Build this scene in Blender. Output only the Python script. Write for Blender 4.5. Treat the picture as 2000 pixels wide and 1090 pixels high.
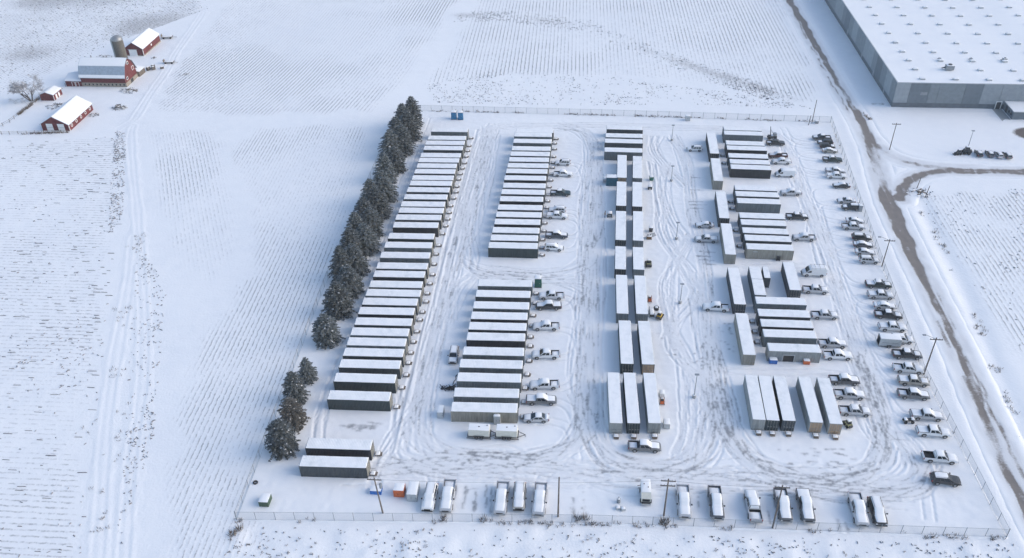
import bpy, math, random
import numpy as np
from mathutils import Matrix, Vector

for _o in list(bpy.data.objects):
    bpy.data.objects.remove(_o)
SC = bpy.context.scene
COL = SC.collection
R = math.radians

# ------------------------------------------------------------------ camera
PITCH, ROLL, HEAD, CAM_H = 0.628374, -0.0226805, R(5.5), 113.39
fw = Vector((-math.sin(HEAD)*math.cos(PITCH), math.cos(HEAD)*math.cos(PITCH), -math.sin(PITCH)))
up = Vector((-math.sin(HEAD)*math.sin(PITCH), math.cos(HEAD)*math.sin(PITCH), math.cos(PITCH)))
rt = Vector((math.cos(HEAD), math.sin(HEAD), 0))
r2 = rt*math.cos(ROLL) + up*math.sin(ROLL)
u2 = up*math.cos(ROLL) - rt*math.sin(ROLL)
cd = bpy.data.cameras.new('camera'); cam = bpy.data.objects.new('camera', cd); COL.objects.link(cam)
cam.matrix_world = Matrix(((r2.x, u2.x, -fw.x, 0), (r2.y, u2.y, -fw.y, 0), (r2.z, u2.z, -fw.z, CAM_H), (0, 0, 0, 1)))
cd.sensor_fit = 'HORIZONTAL'; cd.sensor_width = 36; cd.lens = 1702.96/2000*36
cd.clip_start = 1; cd.clip_end = 12000
SC.camera = cam

# ------------------------------------------------------------------ light
SUN_EL, SUN_AZ = R(27), R(3)           # azimuth counted from +x (east) towards +y (north)
w = bpy.data.worlds.new('World'); SC.world = w; w.use_nodes = True
nt = w.node_tree
sky = nt.nodes.new('ShaderNodeTexSky'); sky.sky_type = 'NISHITA'; sky.sun_disc = False
sky.sun_elevation = SUN_EL; sky.sun_rotation = R(90)-SUN_AZ
sky.air_density = 1.0; sky.dust_density = 1.6; sky.ozone_density = 1.0
bg = nt.nodes['Background']; bg.inputs['Strength'].default_value = 0.15
nt.links.new(sky.outputs[0], bg.inputs['Color'])
sd = bpy.data.lights.new('sun', 'SUN'); sd.energy = 0.58; sd.angle = R(52); sd.color = (1.0, 0.93, 0.84)
so = bpy.data.objects.new('sun', sd); COL.objects.link(so)
sv = Vector((math.cos(SUN_EL)*math.cos(SUN_AZ), math.cos(SUN_EL)*math.sin(SUN_AZ), math.sin(SUN_EL)))
so.rotation_euler = sv.to_track_quat('Z', 'Y').to_euler(); so.location = sv*300
SC.view_settings.view_transform = 'Standard'; SC.view_settings.look = 'None'
SC.view_settings.exposure = 0.90; SC.view_settings.gamma = 1.0
SC.view_settings.use_curve_mapping = False
SC.render.engine = 'CYCLES'
SC.cycles.transparent_max_bounces = 16
CONT = [
('A', 1, 'x', -38.19, 222.34, 1.07, 10.43),
('A', 2, 'x', -38.25, 217.43, 1.07, 10.71),
('A', 3, 'x', -38.35, 214.41, 1.44, 10.86),
('A', 4, 'x', -38.38, 211.34, 1.34, 10.78),
('A', 5, 'x', -38.47, 207.19, 1.38, 10.91),
('A', 6, 'x', -38.56, 204.35, 1.18, 10.87),
('A', 7, 'x', -38.64, 201.3, 1.41, 10.57),
('A', 8, 'x', -38.66, 198.23, 1.23, 10.71),
('A', 9, 'x', -38.68, 194.87, 1.47, 10.81),
('A', 10, 'x', -38.72, 192.03, 1.29, 10.84),
('A', 11, 'x', -38.85, 188.72, 1.32, 10.83),
('A', 12, 'x', -38.96, 185.2, 1.64, 10.86),
('A', 13, 'x', -39.06, 181.74, 1.66, 10.88),
('A', 14, 'x', -39.0, 178.76, 1.21, 10.98),
('A', 15, 'x', -39.14, 175.57, 1.67, 11.03),
('A', 16, 'x', -39.21, 172.15, 1.71, 10.77),
('A', 17, 'x', -39.4, 167.31, 1.21, 10.78),
('A', 18, 'x', -39.43, 163.6, 1.62, 10.98),
('A', 19, 'x', -39.41, 159.49, 1.55, 11.28),
('A', 20, 'x', -39.32, 155.28, 1.6, 11.4),
('A', 21, 'x', -39.37, 152.15, 1.4, 11.3),
('A', 22, 'x', -39.39, 148.39, 1.45, 11.48),
('A', 23, 'x', -39.34, 145.31, 1.21, 11.71),
('A', 24, 'x', -39.47, 142.24, 1.43, 11.63),
('A', 25, 'x', -39.55, 139.04, 1.55, 11.6),
('A', 26, 'x', -39.47, 135.55, 1.41, 11.69),
('A', 27, 'x', -39.54, 132.29, 1.45, 11.69),
('A', 28, 'x', -39.54, 129.17, 1.48, 11.68),
('A', 29, 'x', -39.48, 126.0, 1.44, 11.79),
('A', 30, 'x', -39.46, 122.61, 1.4, 11.77),
('A', 31, 'x', -39.53, 118.66, 1.07, 11.66),
('A', 32, 'x', -39.57, 113.88, 1.13, 11.53),
('A', 33, 'x', -40.36, 101.85, 1.22, 11.36),
('A', 34, 'x', -40.26, 97.81, 1.61, 11.46),
('D', 1, 'x', -14.07, 222.89, 0.5, 10.61),
('D', 2, 'x', -14.39, 220.45, 0.45, 10.54),
('D', 3, 'x', -14.31, 216.6, 0.57, 10.6),
('D', 4, 'x', -14.39, 212.19, 0.61, 10.57),
('D', 5, 'x', -14.46, 209.09, 0.76, 10.58),
('D', 6, 'x', -14.56, 205.85, 0.91, 10.69),
('D', 7, 'x', -14.6, 202.59, 0.84, 10.84),
('D', 8, 'x', -14.71, 199.54, 0.45, 10.81),
('D', 9, 'x', -14.86, 195.95, 1.0, 10.8),
('D', 10, 'x', -14.83, 192.06, 0.93, 10.91),
('D', 11, 'x', -14.93, 188.82, 0.48, 10.92),
('D', 12, 'x', -15.04, 185.41, 0.89, 10.77),
('D', 13, 'x', -15.09, 181.4, 1.03, 10.92),
('D', 14, 'x', -15.14, 178.09, 1.06, 10.99),
('D', 15, 'x', -15.23, 174.82, 1.09, 10.94),
('D', 16, 'x', -15.3, 171.13, 0.88, 11.07),
('D', 17, 'x', -15.42, 167.87, 1.07, 11.03),
('D', 18, 'x', -15.43, 164.72, 0.57, 11.32),
('E', 1, 'x', -15.97, 150.17, 1.56, 11.64),
('E', 2, 'x', -16.04, 146.31, 1.25, 11.58),
('E', 3, 'x', -16.08, 142.35, 1.3, 11.64),
('E', 4, 'x', -16.15, 138.83, 1.45, 11.57),
('E', 5, 'x', -16.17, 135.43, 1.23, 11.67),
('E', 6, 'x', -16.18, 132.16, 1.52, 11.61),
('E', 7, 'x', -16.22, 127.75, 1.49, 11.91),
('E', 8, 'x', -16.32, 124.07, 1.41, 12.08),
('E', 9, 'x', -16.29, 120.25, 1.6, 12.01),
('E', 10, 'x', -16.35, 116.13, 1.74, 11.98),
('E', 11, 'x', -16.34, 112.33, 1.81, 11.97),
('F', 1, 'x', 11.17, 225.98, -0.57, 10.1),
('F', 2, 'x', 10.91, 221.1, -0.24, 10.26),
('F', 3, 'x', 10.74, 217.77, -0.44, 10.35),
('F', 4, 'x', 10.53, 212.51, -0.64, 10.21),
('J', 1, 'x', 43.95, 226.95, -0.99, 10.37),
('J', 2, 'x', 43.88, 224.11, -1.4, 10.59),
('J', 3, 'x', 43.57, 218.07, -1.63, 10.32),
('J', 4, 'x', 43.6, 215.16, -1.07, 10.51),
('J', 5, 'x', 43.4, 210.73, -1.56, 10.32),
('J', 6, 'x', 43.35, 207.43, -1.1, 10.29),
('J', 7, 'x', 43.23, 204.51, -1.46, 10.27),
('M', 1, 'x', 42.98, 193.74, -1.16, 10.32),
('M', 2, 'x', 42.89, 190.71, -0.92, 10.49),
('M', 3, 'x', 42.8, 187.39, -0.79, 10.4),
('M', 4, 'x', 42.6, 180.6, -0.75, 10.54),
('M', 5, 'x', 42.47, 177.58, -0.57, 10.37),
('M', 6, 'x', 42.41, 173.99, -0.98, 10.43),
('M', 7, 'x', 42.5, 170.87, -0.86, 10.4),
('M', 8, 'x', 42.42, 167.31, -0.57, 10.37),
('Q', 1, 'x', 41.56, 147.27, 0.33, 10.18),
('Q', 2, 'x', 41.5, 143.13, 0.25, 10.27),
('Q', 3, 'x', 41.5, 139.77, 0.07, 10.2),
('Q', 4, 'x', 41.55, 136.59, 0.48, 10.2),
('Q', 5, 'x', 41.68, 132.34, 0.16, 9.89),
('G', 1, 'y', 9.98, 203.54, -1.36, 12.32),
('G', 2, 'y', 9.58, 189.42, -1.67, 11.91),
('H', 1, 'y', 14.0, 203.28, -1.89, 11.9),
('H', 2, 'y', 13.5, 189.32, -1.89, 12.02),
('G', 3, 'y', 9.18, 174.69, -1.37, 12.78),
('G', 4, 'y', 8.87, 161.25, -1.27, 9.03),
('H', 3, 'y', 13.22, 174.74, -1.88, 12.91),
('H', 4, 'y', 12.83, 161.23, -0.73, 8.82),
('G', 5, 'y', 8.94, 147.87, -0.09, 13.57),
('H', 5, 'y', 12.9, 147.91, 0.0, 13.47),
('G', 6, 'y', 9.39, 132.29, 0.98, 13.2),
('H', 6, 'y', 13.32, 132.36, 1.45, 13.21),
('I', 1, 'y', 7.02, 116.51, 1.52, 13.23),
('I', 2, 'y', 10.07, 116.67, 1.85, 13.2),
('I', 3, 'y', 13.74, 116.88, 1.82, 13.09),
('K', 1, 'y', 34.88, 217.87, -1.18, 12.38),
('K', 2, 'y', 34.4, 202.98, -2.18, 12.09),
('K', 3, 'y', 33.9, 185.45, -1.98, 12.73),
('K', 4, 'y', 33.54, 170.32, -1.74, 13.0),
('K', 5, 'y', 33.19, 152.19, -0.71, 13.19),
('K', 6, 'y', 32.93, 136.21, -0.4, 12.97),
('O', 1, 'y', 37.87, 157.14, -1.03, 4.68),
('O', 2, 'y', 37.79, 151.9, -1.31, 5.73),
('O', 3, 'y', 40.19, 157.39, -2.32, 4.23),
('O', 4, 'y', 45.41, 156.39, -1.15, 10.36),
('R', 1, 'y', 32.32, 118.2, -0.78, 11.67),
('R', 2, 'y', 34.71, 118.17, -1.03, 11.66),
('R', 3, 'y', 37.48, 118.21, -0.81, 11.53),
('R', 4, 'y', 42.09, 118.24, -0.04, 11.8),
('R', 5, 'y', 45.46, 118.15, -0.61, 11.94)]

CARS = [
('D', 'suv', 'white', 'W', -5.57, 208.24),
('D', 'pk', 'white', 'E', -5.33, 202.21),
('D', 'pk', 'teal', 'E', -5.65, 192.3),
('D', 'suv', 'white', 'W', -6.1, 183.99),
('D', 'pc', 'white', 'E', -6.03, 181.25),
('D', 'pk', 'bluegrey', 'E', -5.8, 172.69),
('D', 'suv', 'white', 'E', -6.23, 167.35),
('E', 'pk', 'white', 'W', -5.95, 148.88),
('E', 'pc', 'black', 'W', -6.41, 145.29),
('E', 'pk', 'white', 'W', -6.59, 138.5),
('E', 'pk', 'white', 'W', -6.19, 129.67),
('E', 'pk', 'white', 'W', -6.02, 121.06),
('E', 'pc', 'grey', 'E', -6.32, 116.94),
('E', 'sed', 'silver', 'W', -7.0, 112.29),
('W', 'suv', 'silver', 'S', -24.24, 128.42),
('I', 'pk', 'grey', 'E', 12.15, 106.55),
('K', 'suv', 'white', 'W', 30.23, 218.11),
('K', 'sed', 'silver', 'W', 29.23, 179.07),
('K', 'pc', 'silver', 'W', 29.03, 172.86),
('K', 'pk', 'white', 'W', 28.54, 146.84),
('J', 'pk', 'black', 'E', 52.72, 222.59),
('J', 'pk', 'maroon', 'W', 52.17, 215.24),
('J', 'pc', 'white', 'W', 52.57, 211.84),
('J', 'van', 'white', 'W', 52.29, 204.94),
('J', 'pc', 'silver', 'W', 52.18, 195.37),
('J', 'pk', 'black', 'E', 51.71, 183.97),
('J', 'pk', 'silver', 'W', 51.64, 174.77),
('J', 'van', 'white', 'W', 51.12, 160.58),
('J', 'pk', 'silver', 'E', 50.34, 154.26),
('J', 'pk', 'silver', 'E', 50.51, 145.54),
('J', 'pk', 'silver', 'E', 50.18, 136.47),
('J', 'pk', 'white', 'E', 50.42, 132.92),
('J', 'pk', 'darkgrey', 'E', 50.11, 125.85),
('J', 'pk', 'silver', 'E', 50.18, 121.94),
('J', 'pk', 'silver', 'E', 50.25, 117.78),
('R', 'pk', 'darkgrey', 'W', 65.91, 226.43),
('R', 'suv', 'black', 'W', 66.37, 223.62),
('R', 'suv', 'black', 'E', 66.4, 221.28),
('R', 'sed', 'tan', 'E', 66.6, 218.85),
('R', 'pk', 'green', 'E', 66.2, 213.54),
('R', 'pc', 'silver', 'E', 65.68, 207.32),
('R', 'pc', 'white', 'E', 65.39, 204.64),
('R', 'sed', 'black', 'W', 65.57, 199.77),
('R', 'sed', 'silver', 'W', 65.09, 192.23),
('R', 'suv', 'black', 'W', 65.52, 188.97),
('R', 'sed', 'silver', 'E', 65.08, 182.87),
('R', 'pk', 'silver', 'E', 64.09, 180.16),
('R', 'suv', 'black', 'E', 64.85, 175.56),
('R', 'sed', 'darkgrey', 'E', 64.5, 172.52),
('R', 'sed', 'silver', 'E', 64.24, 169.57),
('R', 'suv', 'silver', 'E', 64.32, 166.23),
('R', 'pc', 'green', 'E', 64.1, 157.04),
('R', 'pc', 'silver', 'E', 63.62, 153.14),
('R', 'sed', 'silver', 'E', 63.48, 149.55),
('R', 'pk', 'black', 'E', 63.43, 146.38),
('R', 'pc', 'white', 'E', 63.23, 142.4),
('R', 'suv', 'white', 'E', 64.03, 138.73),
('R', 'pk', 'black', 'E', 63.79, 134.06),
('R', 'pk', 'white', 'E', 62.87, 129.86),
('R', 'pc', 'tan', 'E', 62.86, 126.35),
('R', 'pk', 'grey', 'E', 61.85, 122.75),
('R', 'pc', 'silver', 'E', 62.62, 117.36),
('R', 'pc', 'white', 'E', 62.56, 113.32),
('R', 'pk', 'white', 'E', 61.85, 107.3),
('R', 'suv', 'black', 'E', 61.2, 102.34),
('S', 'suv', 'white', 'S', -23.28, 92.92),
('S', 'pk', 'silver', 'S', -20.36, 93.35),
('S', 'pk', 'silver', 'S', -11.56, 93.48),
('S', 'suv', 'tan', 'S', -8.66, 94.07),
('S', 'pk', 'silver', 'S', -5.31, 93.66),
('S', 'pk', 'silver', 'S', 17.96, 94.78),
('S', 'pk', 'darkgrey', 'S', 23.13, 94.9),
('S', 'pk', 'silver', 'N', 29.0, 94.77),
('S', 'pk', 'darkgrey', 'S', 33.76, 95.11),
('S', 'pc', 'darkgrey', 'S', 37.33, 95.24),
('S', 'pk', 'silver', 'S', 45.54, 95.09),
('S', 'suv', 'black', 'S', 48.44, 94.87),
('F', 'suv', 'black', 'N', 105.81, 219.27),
('F', 'suv', 'darkgrey', 'N', 108.54, 219.11),
('F', 'suv', 'silver', 'N', 110.75, 218.63),
('F', 'suv', 'grey', 'N', 112.92, 218.45)]

POLY = {
'west': [(-249.16, 215.27), (-159.66, 215.14), (-140.52, 220.27), (-133.66, 220.58), (-116.57, 181.69), (-103.74, 147.33), (-94.24, 123.85), (-86.36, 103.45), (-79.47, 86.71), (-72.43, 70.22), (-122.4, 66.69)],
'mid': [(-99.87, 227.48), (-64.06, 232.5), (-61.48, 231.25), (-57.7, 203.39), (-46.82, 70.35), (-61.02, 71.03), (-67.06, 87.56), (-73.19, 104.3), (-78.11, 121.81), (-75.84, 152.81), (-83.34, 178.51), (-99.9, 210.14)],
'curl': [(-131.3, 224.7), (-105.52, 225.87), (-83.59, 178.5), (-77.58, 152.71), (-81.83, 146.71), (-93.12, 155.82), (-105.57, 174.93)],
'northa': [(-133.71, 240.57), (-137.73, 262.25), (-140.42, 277.6), (-143.71, 321.24), (-164.96, 395.38), (-46.53, 397.53), (-51.2, 329.76), (-55.21, 292.47), (-59.63, 249.37), (-63.57, 237.42), (-98.82, 233.75), (-131.09, 234.46)],
'northb': [(-46.12, 324.16), (-49.99, 287.88), (-53.6, 256.61), (-24.19, 266.72), (25.22, 266.62), (52.44, 254.07), (69.59, 249.28), (74.93, 283.34), (75.02, 311.8), (81.94, 399.87), (-44.23, 397.57)],
'northw': [(-273.98, 244.36), (-185.47, 243.31), (-178.16, 264.97), (-171.78, 289.37), (-158.44, 312.32), (-149.34, 328.09), (-169.75, 395.3), (-399.2, 391.13)],
'east': [(84.5, 198.44), (137.03, 204.46), (87.96, 98.08), (83.66, 169.87), (83.32, 192.15)],
'weedtri': [(-105.68, 165.74), (-91.11, 148.06), (-82.7, 124.56), (-74.71, 102.96), (-72.29, 87.2), (-69.99, 79.39), (-70.79, 79.34), (-80.32, 103.84), (-92.09, 131.99)],
'weedlane': [(-137.77, 222.72), (-133.21, 220.6), (-114.36, 176.87), (-112.63, 165.36), (-128.13, 199.91)],
'wsouth': [(-54.0, 85.38), (-9.37, 87.93), (68.0, 90.63), (66.5, 82.57), (-54.38, 74.09)],
'wnorth': [(-51.6, 259.49), (-31.28, 270.65), (8.92, 268.03), (55.54, 254.2), (69.19, 245.7), (39.43, 247.99), (-22.41, 245.34), (-46.21, 246.17)],
'farm': [(-185.4, 216.22), (-141.58, 219.23), (-134.34, 227.98), (-136.1, 246.16), (-143.15, 279.82), (-148.83, 323.98), (-157.32, 309.61), (-169.92, 287.47), (-175.28, 262.91), (-183.72, 240.32), (-193.45, 228.85)]}

LINES = {
'nstrip': [(-48.47, 324.09), (-28.99, 324.68), (0.12, 315.68), (26.36, 286.02), (49.28, 265.56), (62.95, 252.65)],
'ditch': [(83.86, 198.4), (82.83, 178.28), (82.1, 158.1), (80.48, 140.83), (79.09, 125.92), (77.87, 112.93)],
'lane': [(-69.16, 78.51), (-76.73, 97.99), (-85.99, 124.36), (-107.39, 170.16), (-129.56, 214.95), (-134.34, 227.98)],
'lane2': [(-73.17, 78.23), (-86.57, 109.93), (-99.71, 147.56), (-108.4, 170.11)],
'farmlane': [(-135.1, 229.68), (-137.75, 246.09), (-141.26, 270.79), (-144.14, 284.51), (-149.92, 326.89)],
'farmlane2': [(-135.1, 229.68), (-140.52, 220.27), (-160.89, 217.35), (-177.89, 214.29)],
'nlane': [(-134.34, 227.98), (-98.14, 231.68), (-63.42, 236.72), (-58.58, 261.24), (-53.41, 292.53), (-48.6, 332.76)]}

PT = {
'toilet1': (-38.8, 235.01),
'toilet2': (-36.8, 234.93),
'toilet3': (-9.01, 152.63),
'gen1': (-16.81, 107.36),
'gen2': (-11.91, 107.55),
'cab1': (-13.95, 110.81),
'cab2': (-24.4, 111.55),
'bluebin': (-32.48, 93.5),
'orangebin': (-28.52, 93.01),
'greybox': (-26.19, 92.43),
'greenbox': (-50.26, 89.74),
'teal': (7.29, 197.34),
'rack': (5.58, 198.85),
'person': (5.65, 181.82),
'cart': (6.65, 181.88),
'bin1': (17.67, 201.06),
'cart2': (16.92, 196.0),
'bin2': (16.43, 176.43),
'pallet': (15.49, 172.84),
'panel': (16.93, 174.24),
'machine': (14.95, 161.35),
'orangegen': (14.84, 148.53),
'spool': (16.21, 145.79),
'yellow': (16.7, 142.9),
'shelf': (14.85, 143.81),
'orange3': (15.74, 117.82),
'white3': (15.82, 119.31),
'cab3': (16.29, 111.5),
'yellow2': (48.31, 113.96),
'blue4': (37.79, 130.21),
'orange4': (44.13, 130.46),
'dark5': (44.38, 165.63),
'cabfence': (69.25, 188.52),
'atv': (59.17, 115.67),
'crane': (52.07, 225.65),
'trailer': (61.98, 137.18),
'barrel': (7.51, 94.28),
'box6': (7.4, 92.92),
'box7': (8.22, 92.77),
'trailerS': (11.9, 94.47),
'transf': (29.84, 236.69),
'boxne': (66.61, 236.99),
'loader': (102.78, 219.86),
'blob': (-14.04, 89.52),
'wheelbarrow': (-24.26, 119.11),
'tire': (-54.11, 94.57),
'ac1': (7.25, 179.81),
'pile1': (-145.94, 250.44),
'pile2': (-143.39, 237.56),
'pile3': (-148.87, 232.25),
'pile4': (-164.36, 238.14),
'pile5': (-146.15, 267.51),
'pile6': (-142.18, 273.44),
'pile7': (-149.64, 277.72),
'pile8': (-142.65, 268.52),
'pile9': (-168.44, 278.43),
'impl': (-153.67, 297.05),
'pile10': (-169.42, 250.68),
'pile11': (-132.71, 263.72),
'postpile1': (84.38, 200.23),
'postpile2': (85.03, 195.94)}
# ------------------------------------------------------------------ helpers
rng = np.random.default_rng(7)
random.seed(7)
_T = np.random.default_rng(3).random((8, 256, 256))

def vnoise(x, y, s, k=0):
    x = np.asarray(x, float)/s + 1000; y = np.asarray(y, float)/s + 1000
    xi = np.floor(x).astype(int); yi = np.floor(y).astype(int)
    fx = x-xi; fy = y-yi; fx = fx*fx*(3-2*fx); fy = fy*fy*(3-2*fy)
    t = _T[k % 8]; a = xi % 256; b = yi % 256; a1 = (a+1) % 256; b1 = (b+1) % 256
    return (t[a, b]*(1-fx)+t[a1, b]*fx)*(1-fy) + (t[a, b1]*(1-fx)+t[a1, b1]*fx)*fy

def sstep(a, b, x):
    t = np.clip((x-a)/(b-a), 0, 1); return t*t*(3-2*t)

def inpoly(px, py, poly):
    px = np.asarray(px); py = np.asarray(py); r = np.zeros(px.shape, bool); n = len(poly)
    for i in range(n):
        x0, y0 = poly[i]; x1, y1 = poly[(i+1) % n]
        if y0 == y1: continue
        c = ((y0 > py) != (y1 > py)) & (px < (x1-x0)*(py-y0)/(y1-y0)+x0)
        r ^= c
    return r

def dist_line(px, py, pts, closed=False):
    d = np.full(np.shape(px), 1e9); n = len(pts)
    for i in range(n if closed else n-1):
        x0, y0 = pts[i]; x1, y1 = pts[(i+1) % n]
        dx, dy = x1-x0, y1-y0; L2 = dx*dx+dy*dy+1e-9
        t = np.clip(((px-x0)*dx+(py-y0)*dy)/L2, 0, 1)
        d = np.minimum(d, np.hypot(px-x0-t*dx, py-y0-t*dy))
    return d

def poly_sd(px, py, poly):
    d = dist_line(px, py, poly, True)
    return np.where(inpoly(px, py, poly), -d, d)

def catmull(pts, step=0.1):
    P = [np.array(p, float) for p in pts]; P = [2*P[0]-P[1]]+P+[2*P[-1]-P[-2]]; out = []
    for i in range(1, len(P)-2):
        n = max(2, int(np.hypot(*(P[i+1]-P[i]))/step))
        t = np.linspace(0, 1, n, endpoint=False)[:, None]
        a, b, c, d = P[i-1], P[i], P[i+1], P[i+2]
        out.append(.5*((2*b)+(c-a)*t+(2*a-5*b+4*c-d)*t**2+(3*b-a-3*c+d)*t**3))
    return np.concatenate(out)

def np_mesh(name, V, F, mat=None, smooth=False, attrs=None):
    V = np.asarray(V, np.float32); F = np.asarray(F, np.int32); k = F.shape[1]
    me = bpy.data.meshes.new(name)
    me.vertices.add(len(V)); me.vertices.foreach_set('co', V.ravel())
    me.loops.add(F.size); me.loops.foreach_set('vertex_index', F.ravel())
    me.polygons.add(len(F)); me.polygons.foreach_set('loop_start', np.arange(0, F.size, k, dtype=np.int32))
    me.polygons.foreach_set('use_smooth', np.full(len(F), bool(smooth)))
    for a, val in (attrs or {}).items():
        at = me.attributes.new(a, 'FLOAT', 'POINT'); at.data.foreach_set('value', np.asarray(val, np.float32).ravel())
    me.update(calc_edges=True)
    if mat: me.materials.append(mat)
    return me

def grid_idx(nx, ny):
    i, j = np.meshgrid(np.arange(nx-1), np.arange(ny-1), indexing='ij'); a = (i*ny+j).ravel()
    return np.stack([a, a+ny, a+ny+1, a+1], 1)

class MB:
    """collects boxes, rings and tubes; build() makes one mesh"""
    def __init__(s): s.v = []; s.f = []; s.m = []
    def add(s, vs, fs, m=0):
        o = len(s.v); s.v += [tuple(map(float, p)) for p in vs]
        for f in fs: s.f.append([i+o for i in f]); s.m.append(m)
        return s
    def box(s, x0, x1, y0, y1, z0, z1, m=0):
        return s.add([(x0, y0, z0), (x1, y0, z0), (x1, y1, z0), (x0, y1, z0), (x0, y0, z1), (x1, y0, z1), (x1, y1, z1), (x0, y1, z1)],
                     [(0, 3, 2, 1), (4, 5, 6, 7), (0, 1, 5, 4), (1, 2, 6, 5), (2, 3, 7, 6), (3, 0, 4, 7)], m)
    def bbox(s, x0, x1, y0, y1, z0, z1, b=.03, m=0):
        """box with chamfered vertical and top edges"""
        def rg(z, i):
            return [(x0+i+b, y0+i, z), (x1-i-b, y0+i, z), (x1-i, y0+i+b, z), (x1-i, y1-i-b, z), (x1-i-b, y1-i, z), (x0+i+b, y1-i, z), (x0+i, y1-i-b, z), (x0+i, y0+i+b, z)]
        return s.loft([rg(z0, 0), rg(z1-b, 0), rg(z1, b)], m)
    def loft(s, rings, m=0, cap=True):
        n = len(rings[0]); vs = [p for r in rings for p in r]; fs = []
        for k in range(len(rings)-1):
            for i in range(n):
                j = (i+1) % n; fs.append((k*n+i, k*n+j, (k+1)*n+j, (k+1)*n+i))
        if cap: fs.append(tuple(range(n-1, -1, -1))); fs.append(tuple(range((len(rings)-1)*n, len(rings)*n)))
        return s.add(vs, fs, m)
    def tube(s, p, q, r0, r1=None, n=6, m=0, cap=True):
        p = Vector(p); q = Vector(q); r1 = r0 if r1 is None else r1
        d = (q-p).normalized(); a = d.orthogonal().normalized(); b = d.cross(a)
        g = lambda c, r: [tuple(c+a*math.cos(2*math.pi*i/n)*r+b*math.sin(2*math.pi*i/n)*r) for i in range(n)]
        return s.loft([g(p, r0), g(q, r1)], m, cap)
    def lathe(s, prof, n=12, cx=0, cy=0, m=0):
        return s.loft([[(cx+r*math.cos(2*math.pi*i/n), cy+r*math.sin(2*math.pi*i/n), z) for i in range(n)] for r, z in prof], m)
    def quad(s, a, b, c, d, m=0): return s.add([a, b, c, d], [(0, 1, 2, 3)], m)
    def prism(s, poly, x0, x1, m=0):
        """polygon in (y,z) extruded along x"""
        return s.loft([[(x0, y, z) for y, z in poly], [(x1, y, z) for y, z in poly]], m)
    def prism_y(s, poly, y0, y1, m=0):
        return s.loft([[(x, y1, z) for x, z in poly], [(x, y0, z) for x, z in poly]], m)
    def mesh(s, name, mats=(), smooth=False):
        me = bpy.data.meshes.new(name); me.from_pydata(s.v, [], s.f)
        for m in mats: me.materials.append(m)
        if len(mats) > 1: me.polygons.foreach_set('material_index', s.m)
        if smooth: me.polygons.foreach_set('use_smooth', [True]*len(me.polygons))
        me.update(); return me

def snow_pad(c00, c10, c11, c01, t=.07, n=5, inset=.03, seed=0):
    """soft lump of snow lying on a four-cornered patch"""
    P = [Vector(c) for c in (c00, c10, c11, c01)]; rr = random.Random(seed)
    nn = (P[1]-P[0]).cross(P[3]-P[0]).normalized(); vs = []; fs = []
    for i in range(n+1):
        for j in range(n+1):
            u, v = i/n, j/n; uu = inset+(1-2*inset)*u; vv = inset+(1-2*inset)*v
            p = P[0].lerp(P[1], uu).lerp(P[3].lerp(P[2], uu), vv)
            e = 0 if i in (0, n) or j in (0, n) else 1
            vs.append(tuple(p+nn*(e*t*(.8+.4*rr.random())+.004)))
    for i in range(n):
        for j in range(n):
            a = i*(n+1)+j; fs.append((a, a+n+1, a+n+2, a+1))
    return vs, fs

def obj(name, me, parent=None, loc=None, rz=0.0, paint=None, kind=None):
    o = bpy.data.objects.new(name, me); COL.objects.link(o)
    if parent: o.parent = parent
    if loc: o.location = loc
    if rz: o.rotation_euler[2] = rz
    if paint:
        o.material_slots[0].link = 'OBJECT'; o.material_slots[0].material = paint
    if kind: o['kind'] = kind
    return o

LABELS = {}
def tag(o, label, cat, group=None):
    o['label'] = label; o['category'] = cat
    if group: o['group'] = group
    if label in LABELS and not group: print('DUP LABEL', label)
    LABELS[label] = 1
    return o

def thing(name, label, cat, loc=(0, 0, 0), rz=0.0, group=None, scale=None):
    o = bpy.data.objects.new(name, None); COL.objects.link(o); o.empty_display_size = .3
    o.location = loc; o.rotation_euler[2] = rz
    if scale: o.scale = scale
    return tag(o, label, cat, group)

UN = ['zeroth', 'first', 'second', 'third', 'fourth', 'fifth', 'sixth', 'seventh', 'eighth', 'ninth', 'tenth', 'eleventh', 'twelfth', 'thirteenth', 'fourteenth', 'fifteenth', 'sixteenth', 'seventeenth', 'eighteenth', 'nineteenth', 'twentieth']
def ordw(n):
    if n <= 20: return UN[n]
    return ('thirtieth' if n == 30 else ('twenty-' if n < 30 else 'thirty-')+UN[n % 10])

# ------------------------------------------------------------------ materials
def _nodes(name):
    m = bpy.data.materials.new(name); m.use_nodes = True
    n = m.node_tree; b = n.nodes['Principled BSDF']; return m, n, b

def N(n, t, **kw):
    x = n.nodes.new(t)
    for k, v in kw.items():
        if k.startswith('i_'):
            key = k[2:]; key = int(key) if key.isdigit() else key.replace('_', ' '); x.inputs[key].default_value = v
        else: setattr(x, k, v)
    return x

def mixc(n, fac, a, b):
    x = N(n, 'ShaderNodeMix', data_type='RGBA')
    for s, v in ((x.inputs[0], fac), (x.inputs[6], a), (x.inputs[7], b)):
        if hasattr(v, 'links') or hasattr(v, 'is_output'): n.links.new(v, s)
        else: s.default_value = v if not isinstance(v, tuple) else (*v, 1)[:4]
    return x.outputs[2]

def math_(n, op, a, b=0.0, c=0.0, clamp=False):
    x = N(n, 'ShaderNodeMath', operation=op); x.use_clamp = clamp
    for s, v in zip(x.inputs, (a, b, c)):
        if hasattr(v, 'is_output'): n.links.new(v, s)
        else: s.default_value = v
    return x.outputs[0]

def noise(n, scale, detail=3, co='Object', vec=None, rough=.55):
    t = N(n, 'ShaderNodeTexNoise', i_Scale=scale, i_Detail=detail, i_Roughness=rough)
    if vec is None:
        tc = N(n, 'ShaderNodeTexCoord'); vec = tc.outputs[co]
    n.links.new(vec, t.inputs['Vector']); return t.outputs['Fac']

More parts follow.
